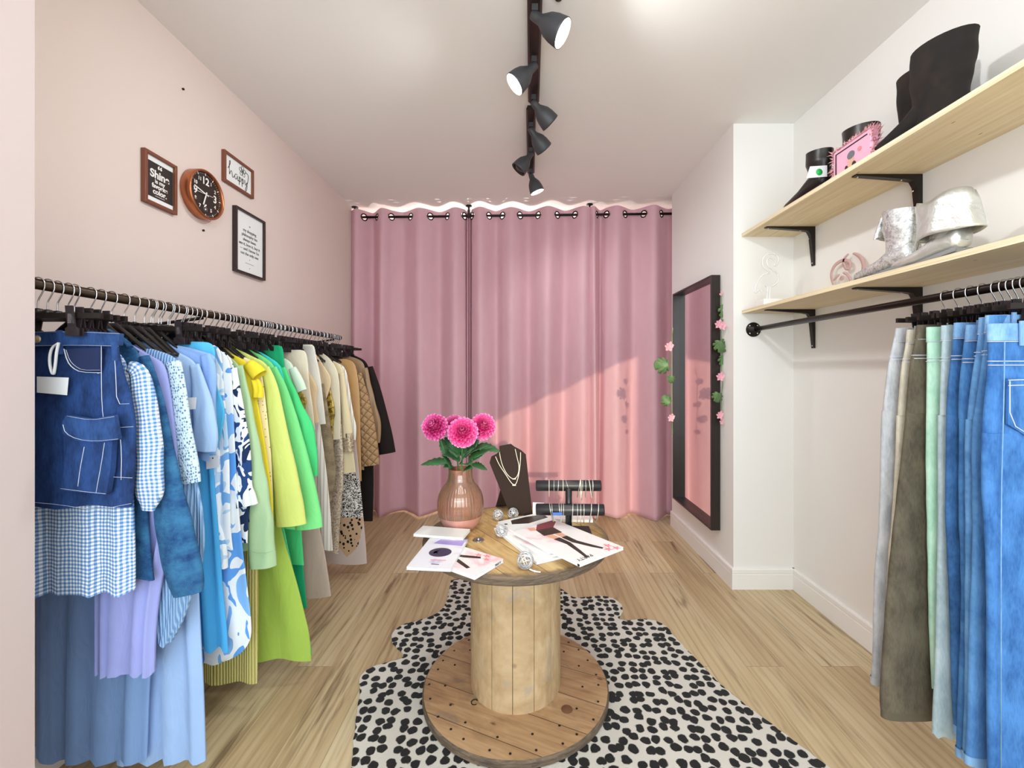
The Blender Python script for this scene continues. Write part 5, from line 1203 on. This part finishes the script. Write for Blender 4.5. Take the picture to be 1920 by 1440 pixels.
boot('tall_boot', 'tall black suede boot with wide shaft, nearest on the upper shelf', (1.292, 1.345, zu), radians(92), .285, .250, .088, .058, (M_sue, M_sole), .03, top_flare=1.02, ankle=.105, base_w=.084, pinch=.05, low=-.15, tilt=-.012)
boot('tall_boot', 'tall black suede boot standing behind its mate on the upper shelf', (1.40, 1.515, zu), radians(88), .25, .288, .084, .056, (M_sue, M_sole), .03, top_flare=1.02, ankle=.10, base_w=.078, pinch=.05, low=-.15)
ML = mat('black_leather', '#1a1310', .38)
r, M, s_ = boot('ankle_boot', 'black ankle boot with a white tag and green dot, farthest on the upper shelf', (1.285, 1.872, zu), radians(92), .275, .190, .060, .044, (ML, M_sole), .022, ankle=.08)
tg = MB(); y0t = 1.872
tg.prism([P(1512, 334, 1.79), P(1551, 331, 1.79), P(1551, 310, 1.79), P(1519, 312, 1.79)], (0, .0012, 0)); t_ = tg.build('price_tag', M_tag, r)
g_ = MB(); c = P(1536, 322.5, 1.789); g_.lathe([(0, .0006), (.0135, .0006), (.0135, 0)], c, 20, axis=(0, -1, 0)); g_.build('green_dot', mat('green_sticker', '#24b454', .5), t_)
boot('ankle_boot', 'black ankle boot with wide open top beside the fluffy pink bag', (1.345, 1.72, zu), radians(88), .26, .205, .066, .050, (ML, M_sole), .022, ankle=.08, top_flare=1.1)
# fluffy pink bag
M_fur = mat('pink_fur', '#dfa3ab', .95); M_pk = mat('pink_panel', '#eeb2cb', .5)
fb = empty('fluffy_bag', (1.27, 1.63, zu), 'pink bag edged with fluffy fringe and printed with a girl, on the upper shelf', 'bag')
by0, by1, bz1 = 1.545, 1.735, zu+.118
MB().box((1.250, by0, zu+.001), (1.278, by1, bz1)).build('body', M_pk, fb, bevel=.006)
fm = MB(); rnd = random.Random(5)
edge = [(by0, zu+.004), (by0, bz1), (by1, bz1), (by1, zu+.004)]
ed = resample([Vector((0, a, b)) for a, b in edge], .0045); cyx, czx = (by0+by1)/2, zu+.03
for p in ed:
    for k in range(5):
        base = Vector((rnd.uniform(1.246, 1.282), p.y, p.z)); d = Vector((rnd.uniform(-.5, .2), (p.y-cyx)*6 + rnd.uniform(-.4, .4), (p.z-czx)*8 + rnd.uniform(-.5, .2))).normalized(); L = rnd.uniform(.014, .026)
        s = d.orthogonal().normalized()*.0022; q = d.cross(s)
        fm.add([base+s, base-s*.5+q, base-s*.5-q, base + d*L + Vector((0, 0, -.004))], [(0, 1, 3), (1, 2, 3), (2, 0, 3)])
fo = fm.build('fringe', M_fur, fb); fo['kind'] = 'stuff'
def fpx(x, pts, nm, m, th=.0015):
    MB().prism([(x, by1 - u*(by1-by0), zu + v*.118) for u, v in pts], (-th, 0, 0)).build(nm, m, fb)
MB().tube([(1.2485, by1-.018, zu+.004), (1.2485, by1-.018, bz1-.016), (1.2485, by0+.018, bz1-.016)], .0022, 6).build('dark_piping', M_sole, fb)
el = lambda cu, cv, a, b, n=16: [(cu+a*cos(2*pi*k/n), cv+b*sin(2*pi*k/n)) for k in range(n)]
fpx(1.2496, el(.50, .34, .085, .20), 'printed_face', mat('printed_face', '#dcae96', .5)); fpx(1.2494, el(.50, .55, .095, .13), 'printed_hair', mat('printed_grey_hair', '#6d7078', .5))
fpx(1.2492, el(.38, .22, .035, .07), 'printed_earring', M_stock); fpx(1.2492, el(.30, .10, .06, .09), 'printed_bow', M_stock); fpx(1.2492, el(.58, .20, .05, .10), 'printed_bow', M_stock)
fpx(1.2494, el(.72, .58, .05, .07), 'printed_flower', M_flow)

# silver slouch boots on the lower shelf
r, M, s_ = boot('silver_boot', 'silver crinkled ankle boot with side zip, toe pointing to the column', (1.290, 1.475, zl), radians(93), .235, .215, .058, .044, (M_sil, M_ssole), .016, ankle=.075)
zz = [M @ Vector((-.012, .046, z)) for z in (.05, .09, .13, .17, .205)]
MB().tube([P(1720, 408, 1.43), P(1722, 430, 1.43), P(1722, 455, 1.425), P(1716, 480, 1.42)], .0032, 6).build('zip', mat('zip_grey', '#9b948c', .4, .6), r)
MB().obox(P(1724, 409, 1.425), (.002, 0, 0), (0, .004, 0), (0, 0, .007)).build('zip_pull', M_chrome, r)
cf = MB(); cl = []
for i in range(8):
    f = i/7; cl.append([M @ Vector((.040 + .026*f + .012*cos(a), .030*sin(a)*(1+.2*f), .215 - .005*(1-f)**2 - .078*f + .004*sin(3*a))) for a in [2*pi*k/18 for k in range(18)]])
cf.rings(cl, cap0=True); cf.build('turned_cuff', M_sil, r)
def satin():
    t = NT('silver_satin'); v = t.coord('Object'); n = t.noise(v, 16, 3, .6, 1.2); t.set(Base_Color=t.mix(n, lin('#b4b5b3'), lin('#ecece6')), Metallic=.55, Roughness=.33); t.bump(n, .5, .01); return t.m
M_sat = satin()
r, M, s_ = boot('silver_boot', 'silver satin boot with its wide shaft folded down, near the jeans on the lower shelf', (1.292, 1.318, zl), radians(94), .225, .175, .050, .040, (M_sat, M_ssole), .020, ankle=.07)
cl = []; N = 36
for i in range(14):
    f = i/13; z = .198 - .118*f; 
    wx = .080 + .010*f ; wy = .046 + .012*f
    if i == 0: wx, wy, z = .070, .024, .192
    if i == 1: wx, wy, z = .078, .038, .199
    cl.append([M @ Vector((-.012 + wx*cos(a)*(1+.07*sin(5*a+3*f)*(1-f)) + .012*(1-f), wy*sin(a)*(1+.09*sin(4*a+2*f)), z + .009*sin(3*a+1)*(1-f) + .016*cos(a)*(1-f)*f*2)) for a in [2*pi*k/N for k in range(N)]])
cf = MB().rings(cl, cap0=True); co_ = cf.build('folded_cuff', M_sat, r)
sl = co_.modifiers.new('t', 'SOLIDIFY'); sl.thickness = .004
st = MB(); rnd = random.Random(9)
for k in range(16):
    i = rnd.randrange(3, 13); j = rnd.randrange(18, 34); st.lathe([(.0018, 0), (0, .0015)], cl[i][j % N], 6, axis=(-1, 0, 0))
st.build('studs', M_chrome, co_)

# flamingo light
fl_ = empty('flamingo_lamp', P(1437, 566, 2.205), 'white flamingo shaped neon lamp at the far end of the lower shelf', 'lamp')
bx0 = P(1424, 566, 2.205); bx1 = P(1458, 566, 2.205)
MB().box((bx0.x, 2.165, zl), (bx1.x, 2.245, zl+.030)).build('base', mat('white_plastic', '#f2f1ee', .4), fl_, bevel=.003)
M_neon = mat('unlit_neon_tube', '#f4f4f4', .15); M_neon.node_tree.nodes['Principled BSDF'].inputs['Transmission Weight'].default_value = .25
def fz(pts): return [P(1380 + x/6.857, 440 + y/6.857, 2.205) for x, y in pts]
for s in ([(440,490),(425,475),(350,420),(335,340),(370,270),(430,240),(510,250),(545,290),(550,350),(510,400),(490,385),(520,365),(480,310),(420,290),(395,340),(410,400),(470,450),(530,490),(545,545)],
          [(420,492),(380,500),(300,560),(258,650),(238,735),(255,748),(275,730),(292,700),(315,705),(335,738)], [(545,545),(540,610),(480,660),(440,672)], [(375,660),(405,660),(410,700),(402,760),(398,850)], [(440,672),(435,720),(430,790),(432,850)]):
    MB().tube(smooth_poly(fz(s), 2), .0040, 8).build('neon_tube', M_neon, fl_)
# pink curled bands set flat against the wall
M_band = mat('dusty_pink_band', '#cfa9a8', .6)
rb = empty('curled_bands', onx(1590, 520, 1.472), 'dusty pink curled bands against the wall at the back of the lower shelf', 'ornament')
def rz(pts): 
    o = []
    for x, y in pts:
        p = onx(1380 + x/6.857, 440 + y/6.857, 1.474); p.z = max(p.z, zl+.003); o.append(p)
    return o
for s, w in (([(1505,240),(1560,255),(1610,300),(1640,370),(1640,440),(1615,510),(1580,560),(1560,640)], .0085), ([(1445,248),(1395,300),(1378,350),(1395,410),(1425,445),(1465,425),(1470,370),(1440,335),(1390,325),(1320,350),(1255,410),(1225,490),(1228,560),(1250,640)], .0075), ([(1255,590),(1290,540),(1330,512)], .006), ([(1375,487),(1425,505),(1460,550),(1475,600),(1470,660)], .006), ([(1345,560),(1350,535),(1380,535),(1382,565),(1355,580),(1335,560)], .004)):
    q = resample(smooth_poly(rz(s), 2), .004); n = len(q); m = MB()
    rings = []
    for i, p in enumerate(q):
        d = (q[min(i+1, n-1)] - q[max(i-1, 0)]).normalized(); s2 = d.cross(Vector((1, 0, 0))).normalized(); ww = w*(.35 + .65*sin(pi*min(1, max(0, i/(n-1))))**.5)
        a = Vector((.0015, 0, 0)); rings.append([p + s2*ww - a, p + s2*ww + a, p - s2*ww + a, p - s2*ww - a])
    m.rings(rings, cap0=True, cap1=True); m.build('band_curl', M_band, rb)
# ================================================================ camera and light
cam = bpy.data.cameras.new('camera'); co = bpy.data.objects.new('camera', cam); COL.objects.link(co)
co.location = (0, 0, H); co.rotation_euler = (pi/2, 0, 0)
cam.sensor_width = 36; cam.lens = F/1920*36; cam.shift_x = (960-VX)/1920; cam.shift_y = -(720-VY)/1920; cam.clip_start = .02
SC.camera = co
def light(name, typ, loc, energy, col=(1, 1, 1), d=None, **k):
    l = bpy.data.lights.new(name, typ); l.energy = energy; l.color = col
    for a, v in k.items(): setattr(l, a, v)
    o = bpy.data.objects.new(name, l); COL.objects.link(o); o.location = loc
    if d is not None: o.rotation_euler = Vector(d).to_track_quat('-Z', 'Y').to_euler()
    return o
# soft fill added inside the shop front, standing in for daylight behind the camera
light('front_daylight_fill', 'AREA', (.0, -1.62, 1.35), 84, (.78, .92, 1.0), (0, 1, -.04), shape='RECTANGLE', size=2.5, size_y=2.1)
for i, (p, d) in enumerate(LAMPS):
    e = (23, 25, 13)[i]
    light('spotlight', 'SPOT', p, e*1.0, (.96, .99, 1), d, spot_size=radians(150), spot_blend=.8, shadow_soft_size=.035)
# unseen soft area lamp under the ceiling, over the camera
light('front_overhead_light', 'AREA', (.02, .35, ZC-.03), 14, (.94, .98, 1), (0, 0, -1), shape='RECTANGLE', size=.5, size_y=1.0)
# fitting-room lamp behind the curtains
light('fitting_room_lamp', 'POINT', (-.3, 4.22, 1.98), 40, (1, .97, .9), shadow_soft_size=.02)
# low sun through the shop window
s = light('sun', 'SUN', (0, -4, 3), 1.6, (1, .82, .52), (.0, 1, -.22), angle=.006)
w = bpy.data.worlds.new('world'); SC.world = w; w.use_nodes = True
w.node_tree.nodes['Background'].inputs[0].default_value = (.75, .85, 1, 1); w.node_tree.nodes['Background'].inputs[1].default_value = .6
SC.view_settings.view_transform = 'Standard'; SC.view_settings.look = 'None'; SC.view_settings.exposure = 0.08; SC.view_settings.gamma = 1
SC.cycles.max_bounces = 10; SC.cycles.diffuse_bounces = 6
